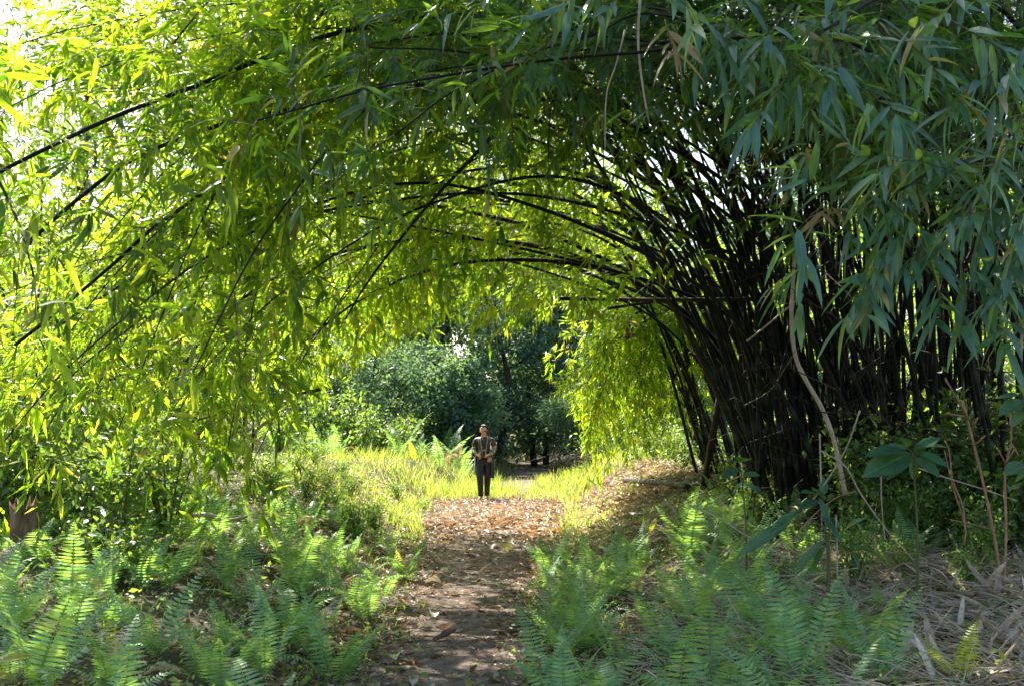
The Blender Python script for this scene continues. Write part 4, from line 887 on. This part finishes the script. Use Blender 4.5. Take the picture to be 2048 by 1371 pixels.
trouser_m = solid_mat('trousers', [(.3, (.012, .012, .016)), (.7, (.03, .028, .034))], scale=9, rough=.6, spec=.4, bump=.3)
jacket_m = solid_mat('jacket', [(.3, (.014, .013, .018)), (.7, (.03, .028, .036))], scale=9, rough=.55, spec=.5, bump=.3)
lining_m = solid_mat('jacket_lining', [(.3, (.35, .35, .42)), (.7, (.5, .5, .56))], scale=9, rough=.8, bump=.2)
shoe_m = solid_mat('shoes', [(.3, (.3, .1, .04)), (.7, (.45, .2, .09))], scale=12, rough=.7, bump=.2)
sole_m = solid_mat('shoe_sole', [(.3, (.5, .45, .38)), (.7, (.6, .55, .48))], rough=.7, bump=.1)
black_m = solid_mat('camera_body', [(.3, (.012, .012, .013)), (.7, (.03, .03, .032))], scale=30, rough=.4, bump=.1)
tan_m = solid_mat('tan_canvas', [(.3, (.3, .2, .12)), (.7, (.45, .33, .21))], scale=16, rough=.85, bump=.3)
glass_m = solid_mat('lens_glass', [(.3, (.01, .01, .02)), (.7, (.02, .02, .04))], rough=.08, bump=0, spec=.8)

pg = on_ground(968, 998); base = np.array([pg[0], pg[1], float(zf(pg[0], pg[1]))])
per = root('person', base, 'person in a dark printed tee and black trousers gazing up on the sunny path', 'person')
LEG = lambda s, dy: [('join', 0), (s * .085, 0, .86, .088), (s * .085, dy * .3, .68, .075), (s * .07, dy * .8 - .02, .47, .056), (s * .065, dy, .28, .05), (s * .058, dy * 1.1 + .01, .09, .036), (s * .07, dy * 1.1 - .07, .04, .033), (s * .075, dy * 1.1 - .14, .03, .024)]
spine = [(0, 0, .93, .13), (0, .005, 1.04, .115), (0, .0, 1.16, .12), (0, .005, 1.28, .13), (0, .01, 1.37, .085), (0, .0, 1.415, .052), (-.004, -.012, 1.46, .05), (-.012, -.018, 1.53, .082), (-.02, -.012, 1.585, .084), (-.022, .012, 1.625, .055)]
def ARM(s):
    return [('join', 3), (s * .10, .005, 1.355, .06), (s * .172, .01, 1.335, .052), (s * .205, .02, 1.22, .043), (s * .232, .02, 1.105, .038), (s * .185, -.09, 1.045, .034), (s * .125, -.175, 1.0, .026), (s * .085, -.215, .985, .03), (s * .06, -.235, .98, .02)]
V, E, Rr = chain([spine, LEG(-1, -.13), LEG(1, .07), ARM(-1), ARM(1)])
meshes = [skin_mesh('body', V, E, Rr, 2)]
for s in (-1, 1):                                                   # five fingers each, curled round the camera grip
    for j in range(4):
        z0 = 1.005 - .017 * j; L = [.9, 1.05, 1.0, .8][j]
        meshes.append(skin_mesh('f', *chain([[(s * .085, -.225, z0, .0105), (s * .066, -.262 - .004 * L, z0 - .003, .0095), (s * (.066 - .025 * L), -.272, z0 - .006, .0088), (s * (.060 - .032 * L), -.258, z0 - .008, .007)]]), 1))
    meshes.append(skin_mesh('f', *chain([[(s * .088, -.205, 1.0, .012), (s * .07, -.205, 1.03, .0105), (s * .045, -.22, 1.042, .008)]]), 1))
# face, tipped back and turned towards the viewer's left
hc = np.array([-.016, -.015, 1.56]); fw = unit(np.array([-.32, -.72, .52])); rt = unit(np.cross(fw, [0, 0, 1.0])); upv = np.cross(rt, fw)
fp = lambda a, b_, c_: tuple(hc + rt * a + upv * b_ + fw * c_)
meshes += [skin_mesh('f', *chain([[(*fp(0, .02, .078), .008), (*fp(0, -.008, .098), .013), (*fp(0, -.016, .09), .014)]]), 1), ball(fp(0, -.052, .075), (.022, .012, .010)), ball(fp(0, -.085, .055), (.028, .026, .024))]
meshes += [ball(fp(s * .078, -.005, -.005), (.012, .02, .028)) for s in (-1, 1)]
eyes = [ball(fp(s * .031, .018, .072), (.012, .012, .009)) for s in (-1, 1)]
bodyo = link_mesh('body', join_meshes('body', meshes), skin, per)
link_mesh('eye', eyes[0], eye_m, per); link_mesh('eye', eyes[1], eye_m, per)
# hair: a cap over the back of the skull with a pony tail over one shoulder
bm = bmesh.new(); bmesh.ops.create_uvsphere(bm, u_segments=20, v_segments=14, radius=1)
for v in bm.verts:
    c_ = v.co; w = hc + np.array([.003, .012, .016]) + rt * c_.x * .096 + upv * c_.z * .108 + fw * c_.y * .098
    v.co = Vector(w)
kill = [f for f in bm.faces if (np.array(f.calc_center_median()) - hc) @ fw > .012 and (np.array(f.calc_center_median()) - hc) @ upv < .062]
bmesh.ops.delete(bm, geom=kill, context='FACES'); me = bpy.data.meshes.new('cap'); bm.to_mesh(me); bm.free()
tail = skin_mesh('t', *chain([[(.03, .075, 1.56, .03), (.07, .09, 1.49, .034), (.10, .05, 1.40, .032), (.11, -.05, 1.33, .028), (.11, -.10, 1.24, .02), (.108, -.11, 1.16, .008)]]), 2)
link_mesh('hair', join_meshes('hair', [me, tail]), hair_m, per)
tee = skin_mesh('t_shirt', *chain([[(0, .0, .90, (.155, .125)), (0, .0, .98, .15), (0, .0, 1.08, .145), (0, 0, 1.2, .15), (0, .005, 1.29, .15), (0, .01, 1.375, .10), (0, .005, 1.405, .064)],
    [('join', 4), (-.10, .005, 1.355, .078), (-.178, .01, 1.335, .072), (-.208, .02, 1.24, .066), (-.226, .02, 1.17, .068)], [('join', 4), (.10, .005, 1.355, .078), (.178, .01, 1.335, .072), (.208, .02, 1.24, .066), (.226, .02, 1.17, .068)]]), 2)
link_mesh('t_shirt', tee, tee_m, per)
for s in (-1, 1):
    link_mesh('arm_sleeve', skin_mesh('arm_sleeve', *chain([[(s * .212, .02, 1.19, .048), (s * .234, .02, 1.105, .046), (s * .19, -.085, 1.048, .041), (s * .125, -.172, 1.002, .033)]]), 2), sleeve_m, per)
tr = skin_mesh('trousers', *chain([[(0, 0, .98, .14), (0, 0, .90, .145)]] + [[('join', 1), (s * .085, dy * .1, .82, .11), (s * .08, dy * .4, .66, .098), (s * .07, dy * .8 - .02, .47, .082), (s * .056, dy, .28, .07), (s * .052, dy * 1.1 + .01, .11, .064), (s * .052, dy * 1.1, .065, .06)] for s, dy in ((-1, -.13), (1, .07))]), 2, 1)
link_mesh('trousers', tr, trouser_m, per)
for s, dy in ((-1, -.143), (1, .077)):
    x, y = s * .054, dy
    so_ = link_mesh('shoe', skin_mesh('shoe', *chain([[(x, y + .05, .055, (.04, .05)), (x, y - .02, .055, (.044, .045)), (x + s * .008, y - .10, .042, (.046, .034)), (x + s * .012, y - .17, .032, (.036, .026))]]), 2), shoe_m, per)
    me = ball((x + s * .006, y - .06, .014), (.048, .145, .016), 14); link_mesh('sole', me, sole_m, so_)
# jacket tied round the waist: dark panel with pale lining on one side, a sleeve hanging on the other
def panel(name, x0, x1, ztop, zbot, yo, mat, seed):
    gg = np.random.default_rng(seed); n, m = 12, 14; V = []
    for i in range(m):
        t = i / (m - 1)
        for j in range(n):
            u = j / (n - 1); a = x0 + (x1 - x0) * u; rad = .16 + .025 * t + .015 * math.sin(u * 14 + t * 3) + yo
            V.append((rad * math.sin(a) * 1.05, -rad * math.cos(a) * .85, ztop + (zbot - ztop) * t * (1 - .14 * math.sin(u * 5 + seed)) ))
    F = [(i * n + j, i * n + j + 1, (i + 1) * n + j + 1, (i + 1) * n + j) for i in range(m - 1) for j in range(n - 1)]
    me = bpy.data.meshes.new(name); me.from_pydata(V, [], F)
    for p_ in me.polygons: p_.use_smooth = True
    return link_mesh(name, me, mat, per)
jk = panel('jacket', R(-135), R(-42), .99, .60, 0, jacket_m, 1); jl = panel('lining', R(-112), R(-62), .96, .60, .022, lining_m, 2); jl.parent = jk
jb = panel('jacket_back', R(95), R(220), .98, .64, 0, jacket_m, 3); jb.parent = jk
js = link_mesh('sleeve', skin_mesh('sleeve', *chain([[(.13, -.10, .97, .045), (.185, -.07, .85, .05), (.195, -.05, .68, .045), (.19, -.05, .47, .038)]]), 2), jacket_m, jk)
knot = link_mesh('knot', skin_mesh('knot', *chain([[(-.16, -.06, .96, .03), (-.05, -.14, .95, .03), (.05, -.145, .95, .03), (.15, -.08, .965, .03)]]), 2), jacket_m, jk)
# camera in the hands, on a strap round the neck, and a pouch at the hip
def box(c_, s, bev=.006):
    bm = bmesh.new(); bmesh.ops.create_cube(bm, size=1)
    for v in bm.verts: v.co = Vector((v.co.x * s[0] + c_[0], v.co.y * s[1] + c_[1], v.co.z * s[2] + c_[2]))
    bmesh.ops.bevel(bm, geom=bm.edges[:], offset=bev, segments=2, affect='EDGES'); me = bpy.data.meshes.new('b'); bm.to_mesh(me); bm.free(); return me
cr_ = root('camera', base + [0, -.255, .99], 'black camera held at the waist by the person', 'camera'); cr_.name = 'hand_camera'
link_mesh('camera_body', join_meshes('camera_body', [box((0, 0, 0), (.07, .045, .075)), box((0, 0, .045), (.04, .04, .03))]), black_m, cr_)
lens = Bag(); tube(lens, [(0, -.02, -.002), (0, -.05, -.004), (0, -.09, -.006)], [.03, .031, .029], 20); lo = lens.build('lens', black_m, cr_); gl = Bag(); tube(gl, [(0, -.09, -.006), (0, -.092, -.006)], [.024, .023], 20); gl.build('lens_glass', glass_m, lo)
st = Bag()
for s in (-1, 1): tube(st, spline([(s * .034, .0, .03), (s * .06, .075, .2), (s * .075, .115, .33), (s * .06, .215, .425), (s * .02, .3, .44)], 24)[0], .009, 6)
st.build('strap', tan_m, cr_)
po = root('belt_pouch', base + [.125, -.19, .90], 'small tan pouch hanging at the hip of the person', 'pouch')
link_mesh('pouch_body', box((0, 0, 0), (.10, .06, .12), .015), tan_m, po); link_mesh('flap', box((0, -.008, .035), (.104, .066, .055), .015), sleeve_m, po); link_mesh('belt_loop', box((0, .045, .07), (.03, .05, .03), .008), black_m, po)

per.scale = (1.03, 1.06, 1.0); per.rotation_euler.z = R(-6)
